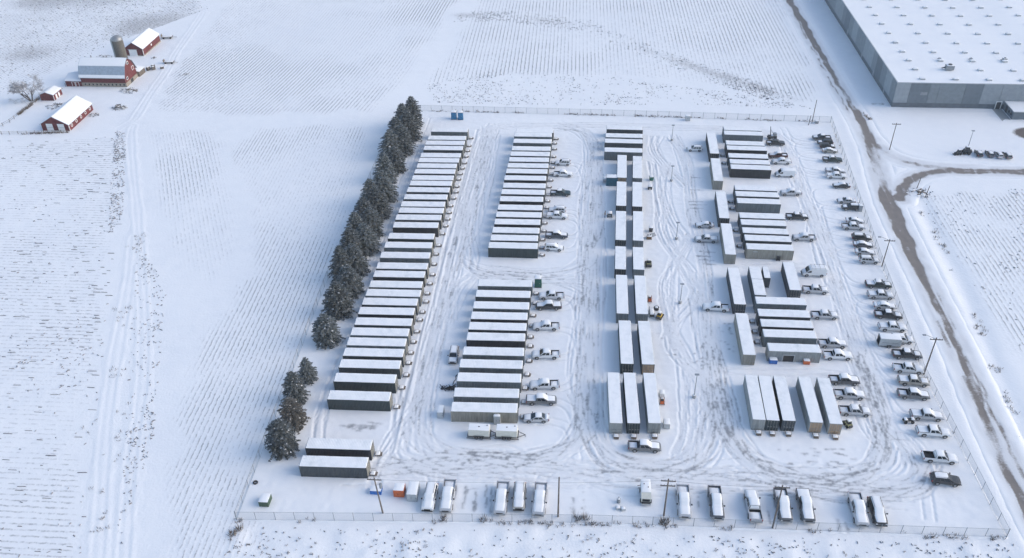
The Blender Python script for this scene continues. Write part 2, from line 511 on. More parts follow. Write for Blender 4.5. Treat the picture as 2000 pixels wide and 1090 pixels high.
def ramp(n, fac, a, b):
    x = N(n, 'ShaderNodeMapRange', i_1=a, i_2=b); x.clamp = True; n.links.new(fac, x.inputs[0]); return x.outputs[0]

def bump(n, b, h, strength=.4, dist=.05):
    x = N(n, 'ShaderNodeBump', i_Strength=strength, i_Distance=dist); n.links.new(h, x.inputs['Height']); n.links.new(x.outputs[0], b.inputs['Normal'])

SNOW_A, SNOW_B = (.83, .835, .84), (.78, .79, .805)

def m_snow(name, fine=1.0, bstr=.5, bdist=.06, soil=None, soil_col=(.17, .14, .125), soil_col2=(.10, .085, .08), sn=1.6, cov=1.0, tint=0.0, rowed=False, brk=.9):
    m, n, b = _nodes(name)
    n1 = noise(n, .35*fine, 4); n2 = noise(n, 2.2*fine, 5); n3 = noise(n, .05, 3)
    f = math_(n, 'MULTIPLY_ADD', ramp(n, n1, .35, .7), ramp(n, n3, .3, .7), math_(n, 'MULTIPLY', ramp(n, noise(n, .012, 4), .4, .65), .45), True)
    c = mixc(n, f, SNOW_A, SNOW_B)
    if soil:
        at = N(n, 'ShaderNodeAttribute', attribute_name=soil)
        nn = noise(n, sn, 7, rough=.75)
        k = math_(n, 'MULTIPLY_ADD', at.outputs['Fac'], 1.0, math_(n, 'MULTIPLY_ADD', nn, brk, -.69*brk))
        k = ramp(n, k, .12, .55)
        k = math_(n, 'MULTIPLY', k, math_(n, 'MULTIPLY', ramp(n, at.outputs['Fac'], .02, .2), cov))
        sc = mixc(n, noise(n, .8, 4), soil_col, soil_col2)
        if tint: c = mixc(n, math_(n, 'MULTIPLY', ramp(n, at.outputs['Fac'], .01, .16), tint), c, (.50, .50, .515))
        c = mixc(n, k, c, sc)
    h = math_(n, 'ADD', math_(n, 'MULTIPLY', n2, .75), n1)
    if rowed:
        # drilled crop rows: thin broken lines of stalks along the row coordinate
        ru_ = N(n, 'ShaderNodeAttribute', attribute_name='ru').outputs['Fac']; rv_ = N(n, 'ShaderNodeAttribute', attribute_name='rv').outputs['Fac']; rd_ = N(n, 'ShaderNodeAttribute', attribute_name='rd').outputs['Fac']
        wob = math_(n, 'MULTIPLY_ADD', noise(n, .8, 4), .6, ru_)
        tri = math_(n, 'MULTIPLY', math_(n, 'ABSOLUTE', math_(n, 'SUBTRACT', math_(n, 'FRACT', wob), .5)), 2.0)
        cb = N(n, 'ShaderNodeCombineXYZ'); n.links.new(math_(n, 'MULTIPLY', math_(n, 'FLOOR', wob), 7.31), cb.inputs[0]); n.links.new(math_(n, 'MULTIPLY', rv_, .8), cb.inputs[1])
        dash = noise(n, 1.0, 4, vec=cb.outputs[0], rough=.7)
        k = math_(n, 'MULTIPLY', ramp(n, math_(n, 'MULTIPLY_ADD', noise(n, 3.0, 5, rough=.75), .5, tri), .62, .28), ramp(n, math_(n, 'ADD', dash, math_(n, 'MULTIPLY', rd_, .30)), .58, .76))
        k = math_(n, 'MULTIPLY', k, math_(n, 'MULTIPLY', rd_, 1.0, 0, True))
        c = mixc(n, k, c, (.18, .175, .185))
        h = math_(n, 'MULTIPLY_ADD', math_(n, 'MULTIPLY', ramp(n, tri, .9, .1), rd_), .35, h)
    n.links.new(c, b.inputs['Base Color'])
    b.inputs['Roughness'].default_value = .75; b.inputs['Specular IOR Level'].default_value = .25
    bump(n, b, h, bstr, bdist)
    return m

def m_plain(name, col, rough=.6, var=.12, scale=3.0, metal=0.0, bstr=0.0, rnd=0.0, spec=.5):
    m, n, b = _nodes(name)
    dk = tuple(c*(1-var) for c in col); lt = tuple(min(1, c*(1+var)) for c in col)
    c = mixc(n, ramp(n, noise(n, scale, 4), .3, .7), dk, lt)
    if rnd:
        oi = N(n, 'ShaderNodeObjectInfo'); hv = N(n, 'ShaderNodeHueSaturation')
        n.links.new(math_(n, 'MULTIPLY_ADD', oi.outputs['Random'], rnd*2, 1-rnd), hv.inputs['Value'])
        n.links.new(c, hv.inputs['Color']); c = hv.outputs[0]
    n.links.new(c, b.inputs['Base Color'])
    b.inputs['Roughness'].default_value = rough; b.inputs['Metallic'].default_value = metal; b.inputs['Specular IOR Level'].default_value = spec
    if bstr: bump(n, b, noise(n, scale*4, 4), bstr, .02)
    return m

def m_cont(name, col, rust=.25, streak=.35):
    """weathered painted steel: vertical streaks, faded patches and rust specks"""
    m, n, b = _nodes(name)
    tc = N(n, 'ShaderNodeTexCoord'); oi = N(n, 'ShaderNodeObjectInfo')
    mp = N(n, 'ShaderNodeMapping', i_Scale=(3, 3, .35)); n.links.new(tc.outputs['Object'], mp.inputs[0])
    va = N(n, 'ShaderNodeVectorMath', operation='ADD'); n.links.new(mp.outputs[0], va.inputs[0])
    sc = N(n, 'ShaderNodeVectorMath', operation='SCALE', i_3=60.0); sc.inputs[0].default_value = (1, 1, 1); n.links.new(oi.outputs['Random'], sc.inputs[3]); n.links.new(sc.outputs[0], va.inputs[1])
    s = noise(n, 1.0, 5, vec=va.outputs[0], rough=.65)
    c = mixc(n, ramp(n, s, .3, .72), tuple(x*(1-streak*.7) for x in col), tuple(min(.8, x*(1+streak)+.012) for x in col))
    r = noise(n, 3.5, 6, vec=va.outputs[0], rough=.75)
    c = mixc(n, math_(n, 'MULTIPLY', ramp(n, r, .64, .74), rust), c, (.16, .075, .04))
    hv = N(n, 'ShaderNodeHueSaturation'); n.links.new(math_(n, 'MULTIPLY_ADD', oi.outputs['Random'], .3, .85), hv.inputs['Value']); n.links.new(c, hv.inputs['Color'])
    n.links.new(hv.outputs[0], b.inputs['Base Color']); b.inputs['Roughness'].default_value = .55
    return m

M = {}
M['snow'] = m_snow('snow_cover', 2.0, .35, .03)
def m_roofsnow(name):
    m, n, b = _nodes(name); oi = N(n, 'ShaderNodeObjectInfo'); tc = N(n, 'ShaderNodeTexCoord'); ad = N(n, 'ShaderNodeVectorMath', operation='ADD')
    cb = N(n, 'ShaderNodeCombineXYZ'); n.links.new(math_(n, 'MULTIPLY', oi.outputs['Random'], 90), cb.inputs[0]); n.links.new(tc.outputs['Object'], ad.inputs[0]); n.links.new(cb.outputs[0], ad.inputs[1])
    t = noise(n, .8, 5, vec=ad.outputs[0]); u = noise(n, .25, 3, vec=ad.outputs[0])
    k = math_(n, 'MULTIPLY', ramp(n, math_(n, 'ADD', t, math_(n, 'MULTIPLY', oi.outputs['Random'], .14)), .5, .78), ramp(n, u, .35, .7))
    c = mixc(n, math_(n, 'MULTIPLY', k, .8), (.83, .835, .84), (.60, .63, .64)); n.links.new(c, b.inputs['Base Color'])
    b.inputs['Roughness'].default_value = .75; b.inputs['Specular IOR Level'].default_value = .25; bump(n, b, noise(n, 5, 4), .4, .03); return m
M['csnow'] = m_roofsnow('container_roof_snow')
M['rubber'] = m_plain('rubber', (.02, .02, .021), .8)
M['rim'] = m_plain('wheel_rim', (.32, .33, .34), .4, metal=.6)
M['glass'] = m_plain('car_glass', (.018, .024, .03), .12, .2)
M['trim'] = m_plain('black_trim', (.018, .018, .02), .6)
M['chrome'] = m_plain('bumper_metal', (.4, .41, .42), .35, metal=.5)
M['lamp'] = m_plain('lamp_lens', (.55, .56, .57), .2)
M['red'] = m_plain('tail_lens', (.3, .02, .02), .25)
M['orange'] = m_plain('orange_paint', (.55, .12, .03), .5, .2)
M['blue'] = m_plain('blue_plastic', (.02, .13, .42), .5, .15)
M['toilet'] = m_plain('toilet_plastic', (.015, .16, .33), .5, .15)
M['tgreen'] = m_plain('green_plastic', (.012, .11, .08), .5, .15)
M['green'] = m_plain('cabinet_green', (.045, .085, .05), .55, .15)
M['teal'] = m_plain('teal_paint', (.015, .10, .15), .5, .2)
M['wood'] = m_plain('weathered_wood', (.17, .14, .115), .85, .35, 6, bstr=.3, rnd=.2)
M['polew'] = m_plain('pole_timber', (.13, .11, .095), .85, .3, 4, rnd=.15)
M['galv'] = m_plain('galvanised_steel', (.26, .28, .30), .5, .12, metal=.3)
M['darkst'] = m_plain('dark_steel', (.045, .048, .052), .6, .2)
M['concrete'] = m_plain('concrete', (.34, .34, .33), .9, .12, 4, bstr=.2)
M['white'] = m_plain('white_paint', (.72, .73, .73), .5, .06)
M['cream'] = m_plain('cream_paint', (.62, .61, .54), .5, .06)
M['grey'] = m_plain('grey_paint', (.24, .26, .28), .5, .12)
M['lgrey'] = m_plain('light_grey_paint', (.42, .44, .45), .5, .1)
M['yellow'] = m_plain('yellow_paint', (.55, .36, .04), .5, .2)
M['khaki'] = m_plain('khaki_paint', (.30, .30, .16), .6, .2)
M['brownj'] = m_plain('brown_jacket', (.19, .12, .07), .9, .2)
M['denim'] = m_plain('dark_trousers', (.035, .045, .07), .9, .2)
M['skin'] = m_plain('skin', (.45, .27, .19), .6, .05)
M['barn'] = m_plain('barn_boards', (.125, .028, .03), .85, .4, 1.6, rnd=.05)
M['stone'] = m_plain('field_stone', (.27, .24, .20), .9, .35, 3.0, bstr=.5)
M['tin'] = m_plain('tin_roof', (.36, .41, .46), .4, .15, 1.5, metal=.35)
M['silo'] = m_plain('silo_staves', (.115, .108, .095), .85, .2, 2.5)
M['dome'] = m_plain('silo_dome', (.27, .28, .29), .4, .2, 3, metal=.4)
M['bark'] = m_plain('bark', (.10, .085, .075), .9, .3, 5)
M['bare'] = m_plain('bare_twigs', (.36, .36, .38), .9, .3, 4)
M['sticks'] = m_plain('dead_sticks', (.12, .105, .095), .9, .4, 4)
M['stubble'] = m_plain('corn_stubble', (.215, .21, .215), .95, .35, .6)
M['weed'] = m_plain('dry_weeds', (.15, .115, .085), .95, .4, 1.5)
M['wirefence'] = None
# ------------------------------------------------------------------ ground
YARD = [(-53.9, 87.0), (-55.9, 150), (-56.0, 239.9), (8, 239.0), (70.6, 237.3), (66.6, 163), (65.3, 129.3), (67.2, 91.7), (3.2, 90.2)]
ROADW = np.array([(520, 75), (345, 75.1), (297, 75.8), (264.6, 76.1), (237.5, 77), (221.6, 76.6), (205, 74.6), (191.6, 73.4), (171.3, 72.8), (154.8, 72.6), (137.2, 72.3), (113.7, 71.3), (100, 71.2), (30, 72.5)])[::-1]
road_c = lambda y: np.interp(y, ROADW[:, 0], ROADW[:, 1]) + 2.15
BR1 = [(230, 211.5), (114, 210.2), (100, 210), (92, 209.3), (86, 206.3), (81.5, 201), (78.0, 193)]
BR2 = [(104, 210.9), (95, 211.4), (89, 212.8), (84.5, 215.3), (81, 220), (79.3, 229)]
BR1s = [tuple(p) for p in catmull(BR1, 1.5)]; BR2s = [tuple(p) for p in catmull(BR2, 1.5)]

def road_d(x, y):
    d = np.abs(x-road_c(y))
    return np.minimum(d, np.minimum(dist_line(x, y, BR1s), dist_line(x, y, BR2s)))

LANES = [[tuple(p) for p in catmull(LINES[k], 3.0)] for k in ('lane', 'lane2', 'farmlane', 'farmlane2')]
def lane_d(x, y):
    d = np.full(np.shape(x), 99.0); k = (x < -40) & (y < 345)
    if k.any():
        for L in LANES: d[k] = np.minimum(d[k], dist_line(x[k], y[k], L))
    return d

def ground_z(x, y, flat=True):
    """height of the open snow ground"""
    z = (vnoise(x, y, 38, 1)-.5)*.5 + (vnoise(x, y, 7, 2)-.5)*.10 + (vnoise(x, y, 2.2, 3)-.5)*.05
    ys = poly_sd(x, y, YARD); rd = road_d(x, y)
    z = z*sstep(0, 12, ys)*(.25+.75*sstep(4, 14, rd))
    s = sstep(84, 78, y)
    strip = inpoly(x, y, POLY['wsouth'])
    z = z + np.where(strip, (vnoise(x, y, 2.1, 4)-.5)*.40*sstep(.3, 1.5, ys), 0)
    # ploughed banks beside the road
    bank = np.exp(-((rd-4.6)/1.1)**2)*(.03+.16*vnoise(x, y, 3.5, 5))
    z = z + bank*sstep(.5, 1.2, ys)
    dd = dist_line(x, y, LINES['ditch']); z = z - .35*np.exp(-(dd/2.2)**2)
    if flat:
        z = z - .30*sstep(.2, -.6, ys)
        z = z - .22*sstep(4.0, 3.0, rd)
    return z

def soil_f(x, y):
    """where the snow is thin and earth or chaff shows"""
    s = np.zeros_like(x)
    n1 = vnoise(x, y, 28, 6); n2 = vnoise(x, y, 9, 7)
    s += np.where(inpoly(x, y, POLY['northw']), .15+.32*sstep(.4, .8, n1), 0)
    s += np.where(inpoly(x, y, POLY['northa']), .04+.14*sstep(.5, .85, n1), 0)
    d = dist_line(x, y, LINES['nstrip']); s += .38*np.exp(-(d/5.5)**2)*(.4+.9*n2)
    s += np.where(inpoly(x, y, POLY['west']), .03+.14*sstep(.5, .85, n1), 0)
    s += np.where(inpoly(x, y, POLY['weedlane']), .20, 0)
    s += np.where(inpoly(x, y, POLY['weedtri']), .12*n2, 0)
    s += np.where(inpoly(x, y, POLY['wsouth']), .12*n2, 0)
    s += np.where(inpoly(x, y, POLY['wnorth']), .10*n2, 0)
    s += .10*np.exp(-((road_d(x, y)-3.4)/.9)**2)*n2*1.6
    # slushy apron in front of the annex and the bare patch at the warehouse corner
    s += .95*sstep(5.5, 3.0, np.hypot((x-126)*.7, (y-232.5)))
    s += .75*sstep(1.0, .2, np.hypot((x-87.5)/4.2, (y-250.5)/2.3))*vnoise(x, y, 1.2, 2)
    return s

xs = np.concatenate([np.linspace(-4000, -330, 16), np.arange(-300, 190, .8), np.linspace(220, 4000, 16)])
ys = np.concatenate([np.linspace(-3000, 20, 14), np.arange(40, 72, 2.0), np.arange(72, 420, .8), np.linspace(445, 6000, 18)])
gx, gy = np.meshgrid(xs, ys, indexing='ij')
far = sstep(430, 900, np.hypot(gx, gy-150))
gz = ground_z(gx, gy)*(1-far) - .02
M['ground'] = m_snow('field_snow', 1.0, .8, .09, soil='soil', rowed=True)
FIELDS = [('west', 1.0, 1.15, .56, 26, 3), ('mid', 92, .95, .70, 24, 5), ('curl', 118, .95, .66, 18, 5), ('northa', 84, 1.2, .88, 30, 4), ('northb', 91, 1.3, .80, 28, 4), ('northw', 66, 1.35, .85, 30, 5), ('east', 91, 1.05, .75, 14, 3)]
ru = np.zeros_like(gx); rv = np.zeros_like(gx); rdn = np.zeros_like(gx)
for fi, (nm, an, sp_, de, sc_, fe) in enumerate(FIELDS):
    sdv = poly_sd(gx, gy, POLY[nm]); a_ = R(an); k = sdv < 2.0
    own = k & (sdv < np.where(rdn > 0, 0, 9e9))
    uu = (-gx*math.sin(a_)+gy*math.cos(a_))/sp_; vv = gx*math.cos(a_)+gy*math.sin(a_)
    if nm in ('northa', 'curl'): uu = uu+1.6*np.sin(vv*.03)
    ru[own] = uu[own]; rv[own] = vv[own]+fi*311
    dd_ = de*(.62+.5*sstep(.25, .75, vnoise(gx, gy, sc_, fi)*.6+vnoise(gx, gy, sc_*.3, fi+2)*.4))*sstep(.5, -fe, sdv+(vnoise(gx, gy, 6, fi+1)-.5)*4)
    rdn[own] = dd_[own]
rdn *= sstep(1.2, 2.6, lane_d(gx, gy))*(1-far)
obj('snow_ground', np_mesh('snow_ground', np.stack([gx.ravel(), gy.ravel(), gz.ravel()], 1), grid_idx(len(xs), len(ys)), M['ground'], True, {'soil': soil_f(gx, gy), 'ru': ru, 'rv': rv, 'rd': rdn}), kind='structure')

# ------------------------------------------------------------------ yard with wheel ruts
CELL = .2
yx = np.arange(-57.5, 72.6, CELL); yy = np.arange(86, 241.6, CELL)
rut = np.zeros((len(yx), len(yy))); bare = np.zeros_like(rut)
rq = np.random.default_rng(11)

def stamp(A, pts, w=1.0):
    i = np.round((pts[:, 0]-yx[0])/CELL).astype(int); j = np.round((pts[:, 1]-yy[0])/CELL).astype(int)
    k = (i > 1) & (i < len(yx)-2) & (j > 1) & (j < len(yy)-2)
    np.add.at(A, (i[k], j[k]), (w[k] if hasattr(w, '__len__') else w))

def drive(way, passes=3, jit=.8, dark=.15, depth=1.0):
    if passes > 1: passes = round(passes*1.6); depth *= .8
    for _ in range(passes):
        wp = [np.array(p)+rq.normal(0, jit, 2) for p in way]
        c = catmull(wp, .09); d = np.gradient(c, axis=0); d /= (np.hypot(d[:, 0], d[:, 1])[:, None]+1e-9)
        nrm = np.stack([-d[:, 1], d[:, 0]], 1)
        t = np.arange(len(c))*.09
        for sgn in (-.84, .84):
            p = c+nrm*sgn
            stamp(rut, p, depth*(.5+.8*vnoise(t, t*0+_*7+sgn, 6, 1)))
            if dark > 0:
                ph = rq.random()*500
                k = sstep(1-dark-.12, 1-dark+.1, vnoise(t+ph, t*0+ph, 2.6, 2)*.6+vnoise(t+ph, t*0+ph, 14, 4)*.4+.16)
                stamp(bare, p, k)

# aisles, loops and cross lanes
drive([(-27.5, 231), (-28, 215), (-28.4, 190), (-28.8, 160), (-28.8, 130), (-28.5, 112), (-24, 104), (-14, 102.8), (-6, 103.5), (.5, 109), (1.5, 125), (1.2, 150), (1.6, 185), (2, 215), (0, 228), (-8, 231)], 7, .9, .16)
drive([(-30.5, 228), (-30.6, 190), (-31, 150), (-31, 118), (-30, 104)], 3, .35, .10)
drive([(-29.5, 225), (-27, 229), (-20, 231.5), (0, 232), (24, 232), (45, 231.5), (53, 228), (56, 218), (55.5, 195), (55, 165), (54.5, 140), (54, 120)], 5, .7, .06)
drive([(-26, 226), (-26.5, 205), (-26.5, 180), (-26, 165), (-22, 157), (-10, 155.5), (0, 154), (3, 146)], 4, 1.0, .22)
drive([(-27, 140), (-26, 152), (-20, 158), (-8, 158.5), (1, 163), (3, 175)], 4, .8, .20)
drive([(3.5, 222), (3.8, 190), (3.5, 160), (3.2, 130), (3.5, 112), (6.5, 104.5), (12.5, 102.6), (19, 104), (23, 110), (25, 122), (27, 140), (27.5, 165), (27, 190), (27.5, 212), (25, 226)], 6, .6, .14)
drive([(1, 120), (2, 110), (5, 103.5), (12, 101.2), (20, 103), (24.5, 109), (26, 120)], 3, .7, .35)
drive([(26.5, 135), (27, 118), (29, 108), (33, 103.5), (40, 102.2), (47, 103.5), (52, 108), (54, 117), (54.5, 135)], 8, .9, .26)
drive([(25, 150), (26, 120), (27.5, 109), (31, 103), (39, 100.8), (48, 102), (54, 107), (56, 118), (56, 150), (56.5, 190)], 4, .8, .18)
drive([(-32, 101), (-20, 100.5), (-5, 101.2), (10, 100.3), (28, 101), (45, 99.8), (56, 101.2), (60, 106)], 8, 1.2, .22)
drive([(-40, 99.5), (-33, 98), (-25, 100), (-15, 102)], 4, .8, .1)
drive([(-32, 118), (-31.5, 108), (-28, 102.5), (-20, 101.5)], 4, .7, .15)
drive([(-29, 118), (-31, 106), (-33, 99), (-33, 94)], 3, .6, .1)
drive([(18.5, 210), (19, 190), (19.5, 175), (24, 160), (26.5, 148)], 4, .7, .10)
drive([(18, 150), (18.5, 140), (20, 132), (24, 124), (26, 117)], 5, .6, .08)
drive([(22.5, 210), (20.5, 196), (21.5, 182), (25.5, 172)], 3, .6, .08)
drive([(26, 176), (22, 165), (19, 155), (19, 140), (21, 128), (20, 112), (18, 105)], 4, .5, .05)
drive([(20, 226), (19, 218), (22, 208), (26, 198)], 4, .6, .06)
drive([(26, 160), (24, 150), (20, 143), (18.5, 137)], 3, .5, .10)
drive([(54.5, 130), (55, 118), (57, 110), (57, 104), (52, 100), (45, 99)], 4, .8, .12)
drive([(53, 112), (57, 112), (59.5, 107), (58, 102), (52, 101)], 3, .6, .06)
drive([(-46, 128), (-46.2, 112), (-45.5, 104), (-44, 98)], 2, .3, 0)
drive([(-47, 235), (-46.8, 200), (-47.6, 165), (-47.4, 140)], 1, .2, 0, .5)
drive([(-38, 96), (-10, 97.6), (20, 98.4), (55, 98)], 2, .6, .05, .6)
drive([(28, 127.5), (36, 127.3), (44, 127.6), (50, 128)], 2, .5, .06)
drive([(36, 163.2), (44, 163), (50, 164)], 2, .5, .04)
# every parked vehicle has driven in from its aisle
for row, k, colr, hd, x, y in CARS:
    if row in 'RJED':
        ax = {'R': 56.5, 'J': 55.0, 'E': .5, 'D': .5}[row]; s = -1 if row == 'R' else 1
        ys_ = rq.choice([-1, 1])*rq.uniform(6, 10)
        drive([(x, y), (x+s*3.2, y+.1), (ax-s*1.2, y+ys_*.25), (ax, y+ys_)], 1, .12, .03, .8)
    elif row == 'S':
        drive([(x, y), (x-.1, y+4), (x+rq.uniform(-2, 2), y+7), (x+rq.choice([-7, 7]), y+9)], 1, .1, .03, .8)

def blur(A, sig):
    r = max(1, int(3*sig/CELL)); k = np.exp(-.5*(np.arange(-r, r+1)*CELL/sig)**2); k /= k.sum()
    B = np.apply_along_axis(lambda v: np.convolve(v, k, 'same'), 0, A)
    return np.apply_along_axis(lambda v: np.convolve(v, k, 'same'), 1, B)

bx, by = np.meshgrid(yx, yy, indexing='ij')
def patch(x0, x1, y0, y1, n, lw, ang=0.0, amt=1.0):
    """scraped strips of bare gravel"""
    for _ in range(n):
        L = rq.uniform(*lw); p = np.array([rq.uniform(x0, x1), rq.uniform(y0, y1)])
        a = ang+rq.normal(0, .06); t = np.arange(-L/2, L/2, .1)
        q = p+np.stack([np.cos(a)*t, np.sin(a)*t], 1)
        for o in np.arange(-.12, .13, .12):
            stamp(bare, q+np.array([-math.sin(a), math.cos(a)])*o, amt*(vnoise(t+p[0]*9, t*0+o, .8, 3) > .35)*1.0)
for yc in (202.8, 196.6, 190.8, 189.2, 187.4, 168.4, 166.6, 165.0, 163.5): patch(28.0, 29.5, yc-.15, yc+.15, 2, (2.2, 4.2), 0, 1.4)
for xc in (-2.2+2.9, ): pass
for x0 in (-17.6, -15.9, -14.2, -13.3, .1, 1.9): patch(x0-.25, x0+.25, 91.5, 96, 7, (.6, 2.0), math.pi/2, 1.1)
for x0 in (42.0, 43.3): patch(x0-.1, x0+.1, 91.9, 93.4, 7, (1.6, 2.6), math.pi/2, 2)
patch(20.4, 20.8, 93, 97, 5, (.8, 1.6), math.pi/2, 1.0)
patch(31.3, 31.5, 92.2, 94.5, 3, (.8, 1.2), math.pi/2, 1.2)
patch(-41, -36, 107.5, 109.8, 26, (1.0, 3.2), 0, .55)
patch(12, 20, 125, 150, 22, (.3, .8), 0, .5)
patch(20, 25, 128, 133, 14, (.3, .6), .4, 1.0)
patch(28.5, 31, 133.5, 143, 20, (.3, .8), .3, .9)
patch(36, 49, 103, 108.8, 22, (.8, 3.0), .03, .8)
patch(-23, -3, 100.5, 104, 26, (.8, 3.0), .02, .7)
patch(-22, -2, 155, 158.5, 14, (.8, 2.4), .02, .8)
ysd = poly_sd(bx, by, YARD)
rs = np.minimum(blur(np.minimum(rut, 2.5), .125), 1.2)
rw = blur(np.minimum(rut, 2.5), .55)
lump = (vnoise(bx, by, .9, 5)-.5)*.05 + (vnoise(bx, by, 3.2, 6)-.5)*.06
zy = lump - .125*rs + .10*rw + sstep(.2, .9, ysd)*-.6 + .03
# plough ridge along the long left row
zy += .16*np.exp(-((bx-(-32.0+.9*np.sin(by*.02)))/.22)**2)*sstep(97, 110, by)*sstep(205, 150, by)
bb = blur(np.minimum(bare, 1.6), .13)
bb = .31*bb*(.5+.8*vnoise(bx, by, .5, 1)) + .085*rs
M['yard'] = m_snow('yard_snow', 1.6, .5, .05, soil='bare', soil_col=(.27, .28, .30), soil_col2=(.13, .135, .145), sn=3.2, cov=.85, tint=.26, brk=.55)
keep = np.stack([bx.ravel(), by.ravel(), zy.ravel()], 1)
F = grid_idx(len(yx), len(yy)); F = F[(ysd.ravel()[F] < 1.2).any(1)]
use = np.zeros(len(keep), bool); use[F.ravel()] = True; remap = np.cumsum(use)-1
obj('yard_ground', np_mesh('yard_ground', keep[use], remap[F], M['yard'], True, {'bare': bb.ravel()[use]}), kind='structure')
del keep, F

def yard_h(x, y):
    i = int(round((x-yx[0])/CELL)); j = int(round((y-yy[0])/CELL))
    if 0 <= i < len(yx) and 0 <= j < len(yy) and ysd[i, j] < 0: return float(zy[i, j])
    return float(ground_z(np.array([x]), np.array([y]))[0])

# ------------------------------------------------------------------ roads
rx = np.arange(64, 232, .4); ry = np.arange(30, 470, .45)
qx, qy = np.meshgrid(rx, ry, indexing='ij')
rd = road_d(qx, qy)
tab = np.array([(30, -.5, 1.2, .9), (60, -.5, 1.2, .9), (95, -1, 1.2, .9), (102, -1, .9, .85), (108, -.9, .5, .5), (114, -.5, .8, .6), (122, -.4, 1.0, .85), (132, .2, .7, .75), (145, .3, .6, .8), (158, 0, .9, .85), (168, -.2, 1.5, .9), (178, 0, 1.9, 1), (190, 0, 2.0, 1), (198, -.3, 1.8, .7), (205, 0, 1, .2), (218, 0, 1.5, .4), (228, .4, 1.6, .9), (240, .6, 1.3, .85), (255, .8, .45, .6), (270, .6, .7, .75), (300, .5, 1.2, .9), (345, .3, 1.2, .85), (470, .3, 1.2, .85)])
co = np.interp(qy, tab[:, 0], tab[:, 1]); hw = .86*np.interp(qy, tab[:, 0], tab[:, 2]); st = .95*np.interp(qy, tab[:, 0], tab[:, 3])
lat = qx-road_c(qy)+(vnoise(qx, qy, 5, 2)-.5)*.9+(vnoise(qx*4, qy, 2.2, 3)-.5)*.5
dirt = st*sstep(hw+.45, hw-.25, np.abs(lat-co))
dirt = np.maximum(dirt, .55*np.exp(-((np.abs(lat)-1.25)/.3)**2)*(vnoise(qx*3, qy, 7, 4) > .55))
d1 = dist_line(qx, qy, BR1s)+(vnoise(qx, qy*3, 3, 2)-.5)*.9; d2 = dist_line(qx, qy, BR2s)+(vnoise(qx, qy*3, 3, 5)-.5)*.9
dirt = np.maximum(dirt, sstep(2.0, .6, d1)*(.55+.5*vnoise(qx, qy*4, 4, 6)))
dirt = np.maximum(dirt, .75*sstep(1.2, .3, d2)*(vnoise(qx, qy*2, 4, 7)*1.2))
dirt = dirt*(.36+.85*vnoise(qx*6, qy, 4.0, 1)+.35*vnoise(qx, qy, .9, 3)) + .13*sstep(3.4, 2.0, rd)*(.5+vnoise(qx, qy, 2.5, 6))
zr = .03+(vnoise(qx*2.2, qy, 1.6, 2)-.5)*.06 - .05*dirt - .45*sstep(3.6, 5.0, rd)
M['road'] = m_snow('road_slush', 1.6, .5, .04, soil='dirt', soil_col=(.205, .17, .145), soil_col2=(.12, .10, .086), sn=2.4, cov=.9, tint=.5)
F = grid_idx(len(rx), len(ry)); F = F[(rd.ravel()[F] < 4.9).any(1)]
use = np.zeros(rd.size, bool); use[F.ravel()] = True; remap = np.cumsum(use)-1
K = np.stack([qx.ravel(), qy.ravel(), zr.ravel()], 1)
obj('gravel_road', np_mesh('gravel_road', K[use], remap[F], M['road'], True, {'dirt': dirt.ravel()[use]}), kind='structure')
del K, F

# faint farm tracks pressed into the open snow
rx = np.arange(-190, -42, .3); ry = np.arange(68, 340, .4); qx, qy = np.meshgrid(rx, ry, indexing='ij'); ld = lane_d(qx, qy)
near = ld < 4.2; zt = np.full(qx.shape, -.6); zt[near] = ground_z(qx[near], qy[near])
lw = ld+(vnoise(qx, qy, 9, 3)-.5)*.5
zt += .02-.06*np.exp(-((lw-.75)/.2)**2)-.045*np.exp(-((lw-2.1)/.2)**2)*vnoise(qx, qy, 14, 2)+.03*np.exp(-((lw-1.25)/.3)**2)-.11*sstep(1.5, 3.6, ld+(vnoise(qx, qy, 3, 5)-.5)*1.2)
F = grid_idx(len(rx), len(ry)); F = F[(ld.ravel()[F] < 4.1).all(1)]; use = np.zeros(ld.size, bool); use[F.ravel()] = True; remap = np.cumsum(use)-1
K = np.stack([qx.ravel(), qy.ravel(), zt.ravel()], 1); zz_ = np.zeros(int(use.sum()))
obj('farm_track', np_mesh('farm_track', K[use], remap[F], M['ground'], True, {'soil': zz_, 'ru': zz_, 'rv': zz_, 'rd': zz_}), kind='structure')
del K, F

# ------------------------------------------------------------------ stubble and weeds
tv = []; 
def rows(poly, ang, spacing, seg, dens, wid=.14, hgt=.12, jit=.12, seed=1, wav=0.0):
    g = np.random.default_rng(seed); P = np.array(poly); a = R(ang); d = np.array([math.cos(a), math.sin(a)]); nn = np.array([-d[1], d[0]])
    u = P@nn; v = P@d
    us = np.arange(u.min(), u.max(), spacing); vs = np.arange(v.min(), v.max(), seg*1.05)
    U, Vv = np.meshgrid(us, vs, indexing='ij'); U = U+g.normal(0, jit*.35, U.shape); Vv = Vv+g.uniform(-.5, .5, Vv.shape)*seg
    if wav: U = U+wav*np.sin(Vv*.03)
    x = U*nn[0]+Vv*d[0]; y = U*nn[1]+Vv*d[1]; x = x.ravel(); y = y.ravel()
    rid = np.repeat(g.random(len(us)), len(vs))
    p = dens(x, y)*(.45+1.1*rid)
    k = (g.random(len(x)) < p) & inpoly(x, y, poly); k &= lane_d(x, y) > 2.0; x = x[k]; y = y[k]; n = len(x)
    if not n: return
    L = seg*g.uniform(.3, 1.25, n)*.5; th = a+g.normal(0, .03, n); W = wid*g.uniform(.6, 1.5, n)*.5; Hh = hgt*g.uniform(.6, 1.5, n)
    tents(x, y, L, th, W, Hh, ground_z(x, y))

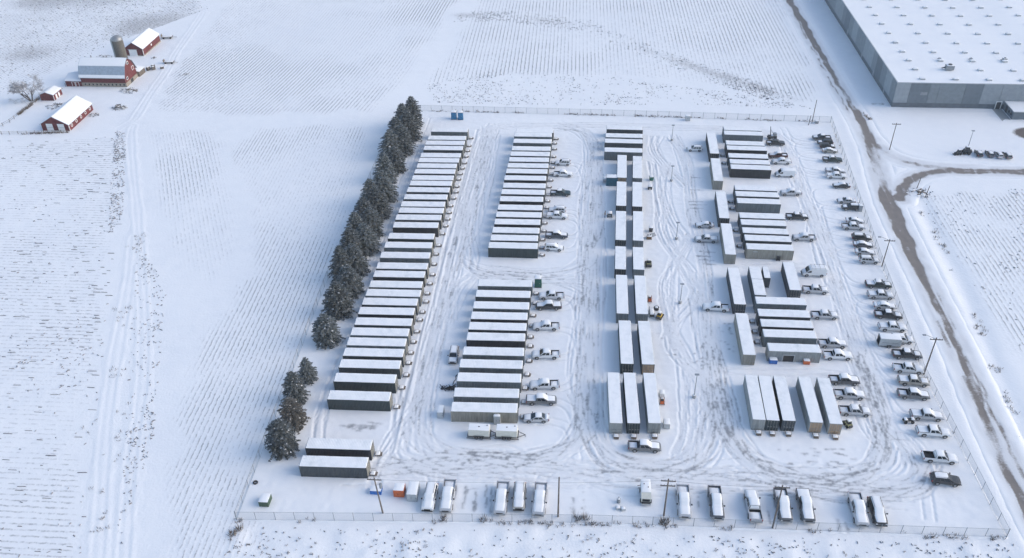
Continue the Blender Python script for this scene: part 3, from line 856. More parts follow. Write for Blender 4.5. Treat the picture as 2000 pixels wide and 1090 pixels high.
def tents(x, y, L, th, W, Hh, z):
    c, s = np.cos(th), np.sin(th); o = []
    for sl, sw, hh in ((-1, -1, 0), (1, -1, 0), (1, 1, 0), (-1, 1, 0), (-.7, 0, 1), (.7, 0, 1)):
        o.append(np.stack([x+c*L*sl-s*W*sw, y+s*L*sl+c*W*sw, z-.03+Hh*hh+(.03*hh)], 1))
    tv.append(np.stack(o, 1).reshape(-1, 3))

def dn(base, s1, s2, k, lo=.35, hi=.75):
    return lambda x, y: base*(.22+sstep(lo, hi, vnoise(x, y, s1, k)*.6+vnoise(x, y, s2, k+1)*.4))
rows(POLY['west'], 1.0, 1.15, 1.6, dn(0.113, 26, 7, 1, .2, .75), .095, .10, .22, 1)
def scatter(poly, n, dens, lmin, lmax, wid, hgt, seed):
    g = np.random.default_rng(seed); P = np.array(poly); x = g.uniform(P[:, 0].min(), P[:, 0].max(), n); y = g.uniform(P[:, 1].min(), P[:, 1].max(), n)
    k = inpoly(x, y, poly) & (g.random(n) < dens(x, y)) & (y > 60); x = x[k]; y = y[k]; n = len(x)
    tents(x, y, g.uniform(lmin, lmax, n)*.5, g.uniform(0, 3.14, n), wid*g.uniform(.5, 1.5, n)*.5, hgt*g.uniform(.5, 1.4, n), ground_z(x, y))
stripx = [(p[0], p[1]+5) for p in LINES['nstrip']]+[(p[0]-1.5, p[1]-7) for p in LINES['nstrip']][::-1]
scatter(stripx, 26000, dn(.5, 12, 4, 3), .2, .7, .11, .10, 21)
scatter(POLY['wsouth'], 9000, dn(.2, 6, 2.5, 4), .12, .5, .15, .12, 22)
scatter(POLY['wnorth'], 9000, dn(.3, 10, 4, 5), .2, .6, .11, .10, 23)
scatter(POLY['weedtri'], 9000, dn(.42, 7, 3, 6), .15, .6, .15, .14, 24)
scatter(POLY['weedlane'], 9000, dn(.55, 8, 3, 7), .2, .6, .12, .12, 25)
scatter(POLY['northw'], 60000, dn(.22, 30, 8, 1), .3, .8, .13, .10, 26)
scatter(POLY['west'], 50000, dn(.08, 25, 6, 2, .45, .8), .2, .7, .15, .12, 27)
scatter(POLY['east'], 6000, dn(.2, 12, 6, 3), .2, .7, .15, .12, 28)
TV = np.concatenate(tv); q = np.arange(len(TV)//6)[:, None]*6
TF = np.concatenate([q+np.array([0, 1, 5, 4]), q+np.array([2, 3, 4, 5])])
o = obj('corn_stubble', np_mesh('corn_stubble', TV, TF, M['stubble']), kind='stuff')
o['label'] = 'broken rows of brown crop stubble poking through snow'; o['category'] = 'stubble'
print('stubble', len(TV)//6)

# upright dry weeds along fences, ditch and lanes
bl = []
def tufts(x, y, r=.28, h=.5, n=9, seed=5):
    g = np.random.default_rng(seed); z = ground_z(x, y, False)-.05
    for _ in range(n):
        a = g.uniform(0, 6.28, len(x)); rr = r*g.uniform(.1, 1, len(x)); hh = h*g.uniform(.4, 1.2, len(x)); l = g.uniform(.15, .6, len(x))*hh
        bx_, by_ = x+np.cos(a)*rr, y+np.sin(a)*rr; w_ = .035+.03*g.random(len(x))
        b = g.uniform(0, 6.28, len(x))
        bl.append(np.stack([np.stack([bx_-np.cos(b)*w_, by_-np.sin(b)*w_, z], 1), np.stack([bx_+np.cos(b)*w_, by_+np.sin(b)*w_, z], 1), np.stack([bx_+np.cos(a)*l, by_+np.sin(a)*l, z+hh], 1)], 1).reshape(-1, 3))
def along(pts, n, spread, clump, seed):
    g = np.random.default_rng(seed); c = catmull(pts, .5); i = g.integers(0, len(c), n); p = c[i]+g.normal(0, spread, (n, 2))
    k = vnoise(p[:, 0], p[:, 1], clump, seed % 8) > .58
    return p[k, 0], p[k, 1]
tufts(*along([(-53.9, 86.7), (3.2, 89.9), (67.2, 91.4)], 420, .25, 3, 31), .3, .45, 8, 1)
tufts(*along([(-56, 240.2), (8, 239.4), (70.6, 237.6)], 420, .3, 4, 32), .3, .45, 8, 2)
tufts(*along([(67.6, 92), (65.6, 129), (66.9, 163), (70.9, 237)], 90, .2, 4, 33), .25, .35, 7, 3)
gq = np.random.default_rng(77); tx = gq.uniform(-54, 67, 420); tz = gq.uniform(77, 90, 420); kk = inpoly(tx, tz, POLY['wsouth']) & (vnoise(tx, tz, 5, 3) > .5) & (poly_sd(tx, tz, YARD) > .8)
tufts(tx[kk], tz[kk], .22, .28, 10, 10)
tufts(*along(LINES['ditch'], 160, .6, 4, 34), .45, .6, 9, 4)
tufts(*along(LINES['lane2'], 220, 1.6, 5, 35), .4, .45, 8, 5)
tufts(np.array([-14.1, 14.9, 14.4, -20.5, .9, 2.2, -52.8, -53.6]), np.array([89.5, 91.2, 90.8, 89.2, 90.7, 90.9, 85, 84]), .6, 1.0, 60, 6)
tufts(*along([(-172.6, 243), (-172.8, 226), (-174, 220)], 120, .3, 9, 36), .4, .8, 9, 7)
tufts(*along([(-180, 217.5), (-166, 218.9), (-150.5, 220.3)], 130, .3, 7, 37), .4, .7, 9, 8)
tufts(*along([(81.6, 243.5), (82.3, 240), (83.2, 236.5), (84, 232)], 70, .3, 9, 38), .4, .5, 9, 9)
BV = np.concatenate(bl)
o = obj('dry_weeds', np_mesh('dry_weeds', BV, np.arange(len(BV)).reshape(-1, 3), M['weed']), kind='stuff')
o['label'] = 'tufts of dry brown weeds along fences and lanes'; o['category'] = 'weeds'
# ------------------------------------------------------------------ warehouse
WALLM = [m_plain('wall_panel_%s' % n, c, .8, .10, .8, rnd=.06) for n, c in (('pale', (.27, .30, .325)), ('mid', (.20, .23, .25)), ('dark', (.145, .172, .195)))]
M['wband'] = m_plain('wall_base_band', (.115, .135, .155), .8, .15, .7)
M['roofsnow'] = m_snow('roof_snow', .8, .5, .05)
wx0, wx1, wy0, wy1, wh = 90.8, 205.0, 248.7, 420.0, 7.8
wr = thing('warehouse', 'huge flat-roofed grey panel warehouse with snowy roof at the upper right', 'warehouse', (wx0, wy0, 0))
LX, LY = wx1-wx0, wy1-wy0
b = MB(); b.box(.35, LX, .35, LY, -.4, wh-.35); obj('wall_core', b.mesh('wall_core', [M['wband']]), wr)
b = MB(); b.box(.0, LX, .0, .35, -.4, 1.5); obj('base_band', b.mesh('base_band', [M['wband']]), wr)
b = MB(); b.box(.0, .35, .36, LY, -.4, 1.5); obj('base_band', b.mesh('base_band', [M['wband']]), wr)
shade = [0, 2, 1, 1, 2, 0, 0, 1, 1, 2, 0, 1]
wpan = [(0, 4.0), (4.0, 9.6), (9.6, 12.2), (12.2, 19.6), (19.6, 24.6), (24.6, 30.0), (30, 37), (37, 43), (43, 50), (50, 58), (58, 66), (66, 74), (74, 82), (82, 92), (92, 102), (102, LX)]
pm = {}
for i, (a, c) in enumerate(wpan):
    b = MB(); b.box(a+.03, c-.03, -.06, .32, 1.5, wh-.12); n_ = max(1, round((c-a)/1.3))
    for j in range(1, n_): b.box(a+(c-a)*j/n_-.015, a+(c-a)*j/n_+.015, -.075, -.05, 1.52, wh-.14)
    obj('wall_panel', b.mesh('wall_panel', [WALLM[shade[i % 12]]]), wr)
y_ = .36; i = 0
while y_ < LY:
    L_ = [4.2, 6.1, 5.0, 6.1][i % 4]; c = min(LY, y_+L_)
    b = MB(); b.box(-.06, .32, y_+.03, c-.03, 1.5, wh-.12); b.box(-.075, -.05, (y_+c)/2-.015, (y_+c)/2+.015, 1.52, wh-.14)
    obj('wall_panel', b.mesh('wall_panel', [WALLM[[1, 0, 1, 2, 1, 0, 0, 1][i % 8]]]), wr)
    y_ = c; i += 1
b = MB(); b.box(-.1, LX, -.1, .12, wh-.12, wh+.06); b.box(-.1, .12, .12, LY, wh-.12, wh+.06); obj('parapet_cap', b.mesh('parapet_cap', [M['lgrey']]), wr)
gx_ = np.arange(.13, LX, 1.6); gy_ = np.arange(.13, LY, 1.6); ax_, ay_ = np.meshgrid(gx_, gy_, indexing='ij')
az_ = wh+.02+(vnoise(ax_, ay_, 6, 1)-.5)*.1+.35*np.exp(-((ax_-54.7)/9)**2)
obj('snow_cap', np_mesh('warehouse_snow', np.stack([ax_.ravel(), ay_.ravel(), az_.ravel()], 1), grid_idx(len(gx_), len(gy_)), M['roofsnow'], True), wr)
b = MB(); b.bbox(-.75, .75, -.55, .55, 0, .42, .06); hatch = b.mesh('roof_hatch', [M['lgrey']])
b = MB(); b.add(*snow_pad((-.8, -.6, .42), (.8, -.6, .42), (.8, .6, .42), (-.8, .6, .42), .12, 4, 0)); hs = b.mesh('hatch_snow', [M['snow']])
hys = [2.6, 9.8, 16.8, 23.8, 31.7, 40.1, 48.7, 57.2, 65.5, 73.8, 82.2, 90.6]
for j, hy in enumerate(hys):
    for i in range(10):
        hx = 7.7+9.45*i
        if (i, j) == (1, 1): continue
        zz = wh+.05+.35*math.exp(-((hx-54.7)/9)**2)
        o = obj('roof_hatch', hatch, wr, (hx, hy, zz)); obj('hatch_snow', hs, o)
def rooftop_unit(x, y, s):
    b = MB(); b.bbox(-1, 1, -.8, .8, .15, 1.25, .06); o = obj('air_unit', b.mesh('air_unit', [M['grey']]), wr, (x, y, wh+.05)); o.scale = (s, s, s)
    b = MB(); b.lathe([(.45, 1.25), (.5, 1.5), (.35, 1.52)], 12); obj('fan_shroud', b.mesh('fan_shroud', [M['darkst']]), o)
    b = MB(); b.tube((-1, 0, .7), (-1.9, .2, .3), .14); obj('duct', b.mesh('duct', [M['darkst']]), o)
    b = MB(); b.add(*snow_pad((-.95, -.75, 1.26), (.95, -.75, 1.26), (.95, .75, 1.26), (-.95, .75, 1.26), .1)); obj('unit_snow', b.mesh('unit_snow', [M['snow']]), o)
rooftop_unit(17.6, 10.1, 1.15); rooftop_unit(36.4, 17.9, .6); rooftop_unit(17.3, 18.3, .35); rooftop_unit(26.6, 18.3, .4)
b = MB(); b.box(29.6, 30.9, -.1, -.02, 0, 2.1); o = obj('door', b.mesh('door', [M['darkst']]), wr)
b = MB(); b.box(29.4, 29.6, -.16, -.02, 0, 2.25); b.box(30.9, 31.1, -.16, -.02, 0, 2.25); b.box(29.4, 31.1, -.16, -.02, 2.25, 2.42); obj('door_frame', b.mesh('door_frame', [M['white']]), o)
b = MB(); b.box(7.3, 9.2, -.1, -.02, 4.0, 4.9); obj('louvre_vent', b.mesh('louvre_vent', [M['grey']]), wr)
for dy in (9, 22, 37, 58): 
    b = MB(); b.box(-.09, -.02, dy, dy+1.1, 0, 2.1); obj('door', b.mesh('door', [M['grey']]), wr)
ar = thing('annex', 'low flat snow-roofed annex standing against the warehouse front', 'building', (122.6, 241.6, 0))
b = MB(); b.box(0, 40, 0, 7.0, -.3, 2.3); obj('wall', b.mesh('wall', [WALLM[2]]), ar)
b = MB(); b.box(-.12, 40, -.12, 7.0, 2.3, 2.55); obj('roof_edge', b.mesh('roof_edge', [M['lgrey']]), ar)
b = MB(); b.add(*snow_pad((-.1, -.1, 2.55), (40, -.1, 2.55), (40, 7, 2.55), (-.1, 7, 2.55), .12, 10, 0)); obj('snow_cap', b.mesh('snow_cap', [M['snow']], True), ar)
b = MB(); b.box(-.06, -.01, 4.2, 5.3, 0, 2.0); obj('door', b.mesh('door', [M['darkst']]), ar)
for wy in (1.0, 2.4): b = MB(); b.box(-.05, -.01, wy, wy+.8, .9, 1.6); obj('window', b.mesh('window', [M['glass']]), ar)
b = MB(); b.box(6, 6.5, 3, 3.5, 2.6, 2.95); obj('vent', b.mesh('vent', [M['darkst']]), ar)
b = MB(); b.box(119.6, 122.3, 239.4, 248.6, -.2, .05); o = obj('footpath', b.mesh('footpath', [M['concrete']]), kind='structure')

# ------------------------------------------------------------------ shipping containers
CC = {'grey': ('mid grey', (.125, .15, .163)), 'slate': ('dark slate grey', (.038, .049, .057)), 'char': ('charcoal', (.021, .025, .03)), 'navy': ('navy black', (.009, .013, .022)),
      'light': ('pale grey', (.29, .305, .30)), 'beige': ('beige grey', (.26, .25, .215)), 'green': ('dark green-grey', (.021, .035, .039))}
CM = {k: m_cont('container_%s' % k, v[1]) for k, v in CC.items()}
CM['rusty'] = m_cont('container_rusty_door', (.34, .24, .16), .9, .5)
CM['frame'] = m_cont('container_frame', (.07, .08, .085), .4)
M['bar'] = m_plain('locking_bar_steel', (.30, .31, .31), .5, .2, metal=.3)
CL, CW, CH = 12.0, 2.44, 2.59
def corr(b, fn, L, n, z0, z1, dep):
    """trapezoid corrugation; fn(t, d, z) -> point"""
    ts = []
    for i in range(n):
        p = L/n; s = i*p
        ts += [(s, 0), (s+p*.3, 0), (s+p*.5, dep), (s+p*.8, dep)]
    ts.append((L, 0)); vs = []; fs = []
    for t, d in ts: vs += [fn(t, d, z0), fn(t, d, z1)]
    for i in range(len(ts)-1): fs.append((2*i, 2*i+2, 2*i+3, 2*i+1))
    b.add(vs, fs)
def cont_meshes(L, n, W=CW):
    b = MB(); h = W/2
    corr(b, lambda t, d, z: (-L/2+.12+t, -h+.02+d, z), L-.24, n, .16, 2.46, .045)
    corr(b, lambda t, d, z: (L/2-.12-t, h-.02-d, z), L-.24, n, .16, 2.46, .045)
    corr(b, lambda t, d, z: (-L/2+.02+d, h-.12-t, z), W-.24, 8, .16, 2.46, .045)
    b.quad((-L/2+.03, -h+.03, 2.5), (L/2-.03, -h+.03, 2.5), (L/2-.03, h-.03, 2.5), (-L/2+.03, h-.03, 2.5))
    b.quad((-L/2+.03, -h+.03, .12), (-L/2+.03, h-.03, .12), (L/2-.03, h-.03, .12), (L/2-.03, -h+.03, .12))
    body = b.mesh('walls', [CM['grey']])
    b = MB()
    for sx in (-1, 1):
        for sy in (-1, 1):
            x = sx*(L/2-.075); y = sy*(h-.075); b.box(x-.075, x+.075, y-.075, y+.075, .0, CH)
        b.box(sx*L/2-.06*(sx > 0)*2+.0, sx*L/2+.06*(sx < 0)*2, -h+.15, h-.15, 2.44, 2.57); b.box(sx*L/2-.12*(sx > 0), sx*L/2+.12*(sx < 0), -h+.15, h-.15, .02, .17)
    for sy in (-1, 1):
        y0, y1 = sorted((sy*h, sy*(h-.07))); b.box(-L/2+.15, L/2-.15, y0, y1, 2.47, 2.57); b.box(-L/2+.15, L/2-.15, y0, y1, .02, .17)
    frame = b.mesh('frame', [CM['grey']])
    nx = n*2; xs_ = np.linspace(-L/2+.02, L/2-.02, nx+1); ysn = np.array([-h+.02, -h+.06, -h*.4, 0, h*.4, h-.06, h-.02])
    vs = []; fs = []
    for i, x in enumerate(xs_):
        for j, y in enumerate(ysn):
            e = 0 if j in (0, 6) or i in (0, nx) else 1
            vs.append((x, y, 2.575+e*(.065+.018*(i % 2)+.018*math.sin(x*1.7+y*2.1)*math.cos(x*.9-y))))
    for i in range(nx):
        for j in range(6): a = i*7+j; fs.append((a, a+7, a+8, a+1))
    b = MB(); b.add(vs, fs); snow = b.mesh('snow_cap', [M['csnow']])
    return body, frame, snow
LONG = cont_meshes(CL, 42); SHORT = cont_meshes(6.0, 21); MINI = cont_meshes(4.3, 15, 1.35)
def door_mesh(w):
    b = MB(); zs = [.18, .55, .62, 1.05, 1.12, 1.55, 1.62, 2.05, 2.12, 2.44]
    b.box(0, .045, .015, w-.015, .18, 2.44)
    for z in (.36, .84, 1.33, 1.82, 2.27): b.box(.045, .075, .07, w-.07, z-.13, z+.13)
    return b.mesh('door', [CM['grey']])
DOOR = door_mesh(CW/2-.15); DOORM = door_mesh(1.35/2-.15)
b = MB(); b.tube((.1, 0, .1), (.1, 0, 2.5), .022, n=5); b.box(.085, .13, -.02, .3, 1.05, 1.12); b.box(.05, .125, -.06, .06, .2, .28); b.box(.05, .125, -.06, .06, 2.3, 2.38); BAR = b.mesh('locking_bar', [M['bar']])
def container(name, loc, rz, L, col, doorcol, label, group, door_end=1, proto=LONG, base=CL, width=CW):
    t = thing(name, label, 'container', loc, rz+(math.pi if door_end < 0 else 0), group, (L/base, 1, 1))
    m = CM[col]
    obj('walls', proto[0], t, paint=m); obj('frame', proto[1], t, paint=m); obj('snow_cap', proto[2], t)
    dm = DOOR if width == CW else DOORM
    w_ = width/2-.15
    for k in (0, 1):
        d = obj('door', dm, t, (base/2-.03, -w_ if k == 0 else 0.0, 0), paint=CM[doorcol])
        if base != 4.3:
            obj('locking_bar', BAR, d, (0, .28, 0)); obj('locking_bar', BAR, d, (0, w_-.28, 0))
    return t
colA = {1: 'grey', 4: 'slate', 16: 'char', 17: 'green', 18: 'grey', 19: 'grey', 21: 'navy', 25: 'navy', 26: 'slate', 31: 'green', 32: 'green', 33: 'navy', 34: 'slate', 22: 'slate', 12: 'slate', 8: 'slate'}
colE = {1: 'grey', 2: 'slate', 3: 'grey', 4: 'navy', 5: 'slate', 6: 'navy', 7: 'grey', 8: 'grey', 9: 'grey', 10: 'grey', 11: 'beige'}
colD = {1: 'slate', 2: 'grey', 3: 'grey', 12: 'navy', 18: 'green', 8: 'char', 9: 'char', 15: 'navy', 17: 'slate', 5: 'slate', 7: 'slate', 13: 'slate'}
colX = {'J': ['slate', 'grey', 'grey', 'char', 'slate', 'slate', 'char'], 'M': ['slate', 'slate', 'grey', 'slate', 'grey', 'slate', 'slate', 'beige'], 'Q': ['grey', 'slate', 'navy', 'grey', 'light'], 'F': ['slate', 'grey', 'slate', 'grey'],
        'G': ['grey', 'char', 'green', 'slate', 'grey', 'green'], 'H': ['grey', 'char', 'grey', 'grey', 'grey', 'slate'], 'I': ['light', 'green', 'light'], 'K': ['char', 'beige', 'slate', 'beige', 'slate', 'beige'], 'O': ['grey', 'grey', 'slate', 'slate'], 'R': ['light', 'green', 'slate', 'light', 'light']}
doorX = {'I': ['light', 'green', 'light'], 'R': ['light', 'green', 'slate', 'rusty', 'rusty'], 'K': ['char', 'beige', 'char', 'beige', 'slate', 'beige'], 'G': ['rusty', 'char', 'green', 'char', 'grey', 'green'], 'H': ['grey', 'char', 'grey', 'grey', 'grey', 'rusty']}
nA = 32; nall = {}
for c in CONT: nall[c[0]] = nall.get(c[0], 0)+1
ROWN = {'A': 'long left row', 'D': 'far second-row block', 'E': 'near second-row block', 'F': 'middle-row crosswise stack', 'G': 'left middle-row chain', 'H': 'right middle-row chain',
        'J': 'farthest right-hand block', 'K': 'lengthwise right-hand chain', 'Q': 'nearest right-hand block'}
b = MB(); b.box(-.55, .55, -.6, .6, .34, .42); STEPT = b.mesh('tread', [M['wood']])
b = MB(); b.box(-.5, -.42, -.55, .55, 0, .34); STEPL = b.mesh('support', [M['wood']])
b = MB(); b.box(.56, .86, -.5, .5, .14, .2); STEPL2 = b.mesh('lower_tread', [M['wood']])
b = MB(); b.add(*snow_pad((-.5, -.55, .42), (.5, -.55, .42), (.5, .55, .42), (-.5, .55, .42), .1, 4)); STEPS = b.mesh('snow_cap', [M['snow']])
def step(x, y, rz, label, dx=0):
    t = thing('entry_step', label, 'step', (x, y, yard_h(x, y)), rz, 'steps at the container doors', (.85, .85, .9))
    obj('tread', STEPT, t); obj('support', STEPL, t); obj('support', STEPL, t, (.92, 0, 0)); obj('lower_tread', STEPL2, t); obj('snow_cap', STEPS, t)
POS = {'I': ['left of the trio', 'middle of the trio', 'right of the trio'], 'R': ['leftmost of the five', 'second from left of the five', 'middle of the five', 'second from right of the five', 'rightmost of the five']}
for blk, i, ty, x, y, a, L in CONT:
    k = i-1; dk = None; de = 1
    if blk == 'A':
        col = colA.get(i, ['slate', 'grey', 'slate', 'slate', 'grey'][(i*7) % 5]); dk = ['beige', 'slate', 'beige', 'grey', col][(i*5) % 5]  # beige doors put the warm sunlight on the right-hand ends into the paint
        where = ('%s from the far end of the %s' % (ordw(i), ROWN['A'])) if i <= 32 else ('%s of the near left pair' % ('farther' if i == 33 else 'nearer'))
        wh_ = where
    elif blk == 'D': col = colD.get(i, ['slate', 'grey', 'slate'][i % 3]); dk = ['slate', 'beige', col][i % 3]; where = '%s from the far end of the %s' % (ordw(i), ROWN['D'])  # beige doors again colour in sun-warmed ends
    elif blk == 'E': col = colE[i]; dk = ['beige', 'grey', 'slate'][i % 3]; where = '%s from the far end of the %s' % (ordw(i), ROWN['E'])  # here too beige door paint carries the warm sun
    else:
        col = colX[blk][k]; dk = doorX.get(blk, {k: col})[k] if blk in doorX else col
        if blk in 'JMQ': de = -1
        if blk == 'M':
            where = ('%s of the upper trio, middle right-hand block' % ['farthest', 'middle', 'nearest'][k]) if k < 3 else '%s of the lower five, middle right-hand block' % ['first', 'second', 'third', 'fourth', 'nearest'][k-3]
        elif blk == 'O': where = ['farther half of a two-part lengthwise unit', 'nearer half of a two-part lengthwise unit', 'narrow short one beside the two-part unit', 'lengthwise beside the white rack van'][k]
        elif blk in POS: where = POS[blk][k]+(' ending the middle row' if blk == 'I' else ' end-on at the lower right')
        else: where = '%s from the far end of the %s' % (ordw(i), ROWN[blk])
    short = L < 7.5
    lab = '%s %scontainer, %s' % (CC[col][0], '' if blk in 'AM' else 'shipping ', where)
    z = yard_h(x, y)*0+.03
    rz = R(a) if ty == 'x' else R(a)+math.pi/2
    if ty == 'y': de = -1
    if blk == 'O' and k == 2: t = container('shipping_container', (x, y, z), rz, L, col, dk, lab, 'shipping containers', de, MINI, 4.3, 1.35)
    elif short: t = container('shipping_container', (x, y, z), rz, L, col, dk, lab, 'shipping containers', de, SHORT, 6.0)
    else: t = container('shipping_container', (x, y, z), rz, L, col, dk, lab, 'shipping containers', de)
    if blk in 'RI': t.scale[1] = .93
    # wooden step at each door that shows one
    if blk in 'ADE':
        ex = x+math.cos(R(a))*(L/2+.78)+random.uniform(-.1, .15); ey = y+math.sin(R(a))*(L/2+.78)+random.uniform(-.3, .3)
        step(ex, ey, random.uniform(-.1, .1), 'snowy wooden step beside the container %s' % where.replace('from the far end', 'from far end'))
    if blk in 'IR':
        ex = x-math.cos(rz)*(L/2+.75)+.1; ey = y-math.sin(rz)*(L/2+.75)
        step(ex, ey, -math.pi/2, 'snow-capped step below the container %s' % where)
    if (blk == 'M' and k in (1, 2, 4, 6)) or (blk == 'Q' and k in (1, 2, 3)) or (blk == 'J' and k in (3, 4)):
        ex = x-math.cos(R(a))*(L/2+.8); ey = y-math.sin(R(a))*(L/2+.8)
        step(ex, ey, math.pi, 'small step left of container %s' % where.replace('from the far end', 'from far end'))
    if blk == 'Q' and k == 4: Q5 = t
    if blk == 'M' and k == 7: N5 = t
    if blk == 'E' and k == 10: E11 = t
# dark opening with a frame in the side of the nearest right-hand container (its door end faces left)
b = MB(); b.box(.0, 2.5, 1.222, 1.26, .12, 1.55); o = obj('side_opening', b.mesh('side_opening', [M['trim']]), Q5)
b = MB(); b.box(-.18, .0, 1.225, 1.34, .05, 1.7); b.box(2.5, 2.68, 1.225, 1.34, .05, 1.7); b.box(-.18, 2.68, 1.225, 1.34, 1.7, 1.82); obj('opening_frame', b.mesh('opening_frame', [M['lgrey']]), o)
b = MB(); b.box(3.2, 4.4, 1.222, 1.26, 1.9, 2.1); obj('vent', b.mesh('vent', [M['lgrey']]), N5)
# ------------------------------------------------------------------ chain-link fence
m, n, bs = _nodes('chain_link'); tr = N(n, 'ShaderNodeBsdfTransparent'); mx = N(n, 'ShaderNodeMixShader', i_0=.15)
bs.inputs['Base Color'].default_value = (.17, .20, .23, 1); bs.inputs['Roughness'].default_value = .6
n.links.new(tr.outputs[0], mx.inputs[1]); n.links.new(bs.outputs[0], mx.inputs[2]); n.links.new(mx.outputs[0], n.nodes['Material Output'].inputs[0])
M['link'] = m
FH = 1.9
b = MB(); b.tube((0, 0, -.3), (0, 0, FH+.05), .045, n=6); b.lathe([(.05, FH+.05), (.0, FH+.11)], 6); POST = b.mesh('post', [M['galv']])
b = MB(); b.tube((0, 0, -.3), (0, 0, FH+.15), .075, n=8); CPOST = b.mesh('corner_post', [M['galv']])
b = MB(); b.tube((0, 0, FH), (1, 0, FH), .025, n=5); b.tube((0, 0, .06), (1, 0, .06), .012, n=4); RAIL = b.mesh('rail', [M['galv']])
b = MB(); b.quad((0, 0, .03), (1, 0, .03), (1, 0, FH), (0, 0, FH)); LINK = b.mesh('mesh_panel', [M['link']])
def fence(pts, label):
    t = thing('chain_link_fence', label, 'fence', (pts[0][0], pts[0][1], 0)); P0 = np.array(pts[0]); 
    for s in range(len(pts)-1):
        p = np.array(pts[s]); q = np.array(pts[s+1]); L = np.hypot(*(q-p)); k = max(1, round(L/3.25)); an = math.atan2(*(q-p)[::-1])
        for i in range(k):
            w_ = p+(q-p)*i/k-P0
            obj('corner_post' if (s == 0 and i == 0) else 'post', CPOST if (s == 0 and i == 0) else POST, t, (w_[0], w_[1], 0))
            for nm, me in (('rail', RAIL), ('mesh_panel', LINK)):
                o = obj(nm, me, t, (w_[0], w_[1], 0), an); o.scale = (L/k, 1, 1)
    return t
SWc, NWc, NEc, SEc = (-53.9, 86.9), (-56.0, 240), (70.7, 237.3), (67.3, 91.8)
fence([SWc, (3.2, 90.2), SEc], 'chain-link fence along the near edge of the yard')
fence([SEc, (65.5, 129.3), (66.8, 163), NEc], 'chain-link fence between the yard and the gravel road')
fence([NEc, (8, 239.1), NWc], 'chain-link fence along the far edge of the yard')
fence([NWc, (-55.9, 150), SWc], 'chain-link fence behind the spruces on the left side')

# ------------------------------------------------------------------ poles
def util_pole(x, y, h, lean, label, arms=1, lamp=False, xf=False, base_z=0, rz=0.0, r=.15):
    t = thing('utility_pole', label, 'utility pole', (x, y, base_z), rz)
    b = MB(); b.tube((0, 0, -.5), (lean[0], lean[1], h), r, r*.7, 8); obj('pole', b.mesh('pole', [M['polew']]), t)
    for k in range(arms):
        z = h-.35-k*1.1; lx, ly = lean[0]*z/h, lean[1]*z/h
        b = MB(); b.box(lx-1.15, lx+1.15, ly-.07-.12, ly+.06-.12, z-.06, z+.08); a = obj('crossarm', b.mesh('crossarm', [M['polew']]), t)
        for sx in (-1.05, -.55, .55, 1.05):
            b = MB(); b.lathe([(.05, z+.08), (.07, z+.16), (.03, z+.3)], 6, lx+sx, ly-.12); obj('insulator', b.mesh('insulator', [M['grey']]), a)
    if lamp:
        b = MB(); b.tube((lean[0], lean[1], h-.3), (lean[0]-1.9, lean[1]+.3, h+.35), .045, n=5); a = obj('lamp_arm', b.mesh('lamp_arm', [M['galv']]), t)
        b = MB(); b.bbox(lean[0]-2.5, lean[0]-1.85, lean[1]+.15, lean[1]+.45, h+.25, h+.42, .04); obj('lamp_head', b.mesh('lamp_head', [M['grey']]), a)
    if xf:
        b = MB(); b.lathe([(.0, h-2.3), (.24, h-2.3), (.26, h-1.4), (.1, h-1.3)], 10, .35, -.1); obj('transformer', b.mesh('transformer', [M['grey']]), t)
    return t
util_pole(-30.5, 89.8, 8.6, (-.5, -.1), 'leaning timber pole beside the blue bin at the near fence', 1, xf=True)
util_pole(-2.2, 91.0, 9.3, (.05, .1), 'plain timber pole right of the near left pickup group', 0)
util_pole(14.7, 92.4, 8.8, (.0, -.1), 'timber pole with two crossarms beside the white job trailer', 2)
util_pole(31.6, 91.1, 9.6, (.1, .4), 'timber pole standing across a dark pickup at the near fence', 1)
util_pole(65.3, 236.6, 7.3, (.1, 0), 'taller of two timber poles in the far right yard corner', 0, r=.12)
util_pole(64.1, 235.4, 3.0, (.25, .1), 'short leaning post in the far right yard corner', 0, r=.12)
util_pole(83.1, 221.1, 8.0, (.1, .1), 'timber pole with crossarm in front of the warehouse', 1, r=.13)
util_pole(66.9, 164.8, 7.2, (.15, .1), 'timber pole with a long lamp arm at the right fence', 1, lamp=True, r=.13)
util_pole(65.7, 129.2, 8.9, (.1, .1), 'tall timber pole with crossarm at the right fence', 1, lamp=True)
util_pole(84.4, 200.2, 3.0, (.5, .4), 'short broken post left on the snow pile by the side road', 0, r=.11)
util_pole(85.2, 195.9, 3.0, (.6, .5), 'short broken post right on the snow pile by the side road', 0, r=.11)
def light_pole(x, y, h, label, base=True):
    t = thing('light_pole', label, 'light pole', (x, y, yard_h(x, y)), 0, 'yard light poles')
    b = MB(); b.lathe([(.34, -.2), (.34, .62), (.28, .68)], 12); obj('concrete_base', b.mesh('concrete_base', [M['concrete']]), t)
    b = MB(); b.tube((0, 0, .68), (0, 0, h), .09, .06, 8); obj('pole', b.mesh('pole', [M['galv']]), t)
    b = MB(); b.bbox(-.42, .42, -.2, .2, h, h+.16, .04); obj('lamp_head', b.mesh('lamp_head', [M['grey']]), t)
    b = MB(); b.add(*snow_pad((-.25, -.25, .69), (.25, -.25, .69), (.25, .25, .69), (-.25, .25, .69), .05, 3)); obj('base_snow', b.mesh('base_snow', [M['snow']]), t)
for (x, y, h), s in zip([(24.4, 223.7, 4.7), (22.8, 200.8, 4.4), (22.2, 173.2, 4.6), (21.3, 148.6, 5.0), (21.8, 120, 5.7)], ['farthest', 'second farthest', 'middle', 'second nearest', 'nearest']):
    light_pole(x, y, h, 'slim steel light pole, %s of five in the middle aisle' % s)
light_pole(104.3, 222.9, 5.2, 'steel light pole behind the loader in front of the warehouse')
b = MB(); 
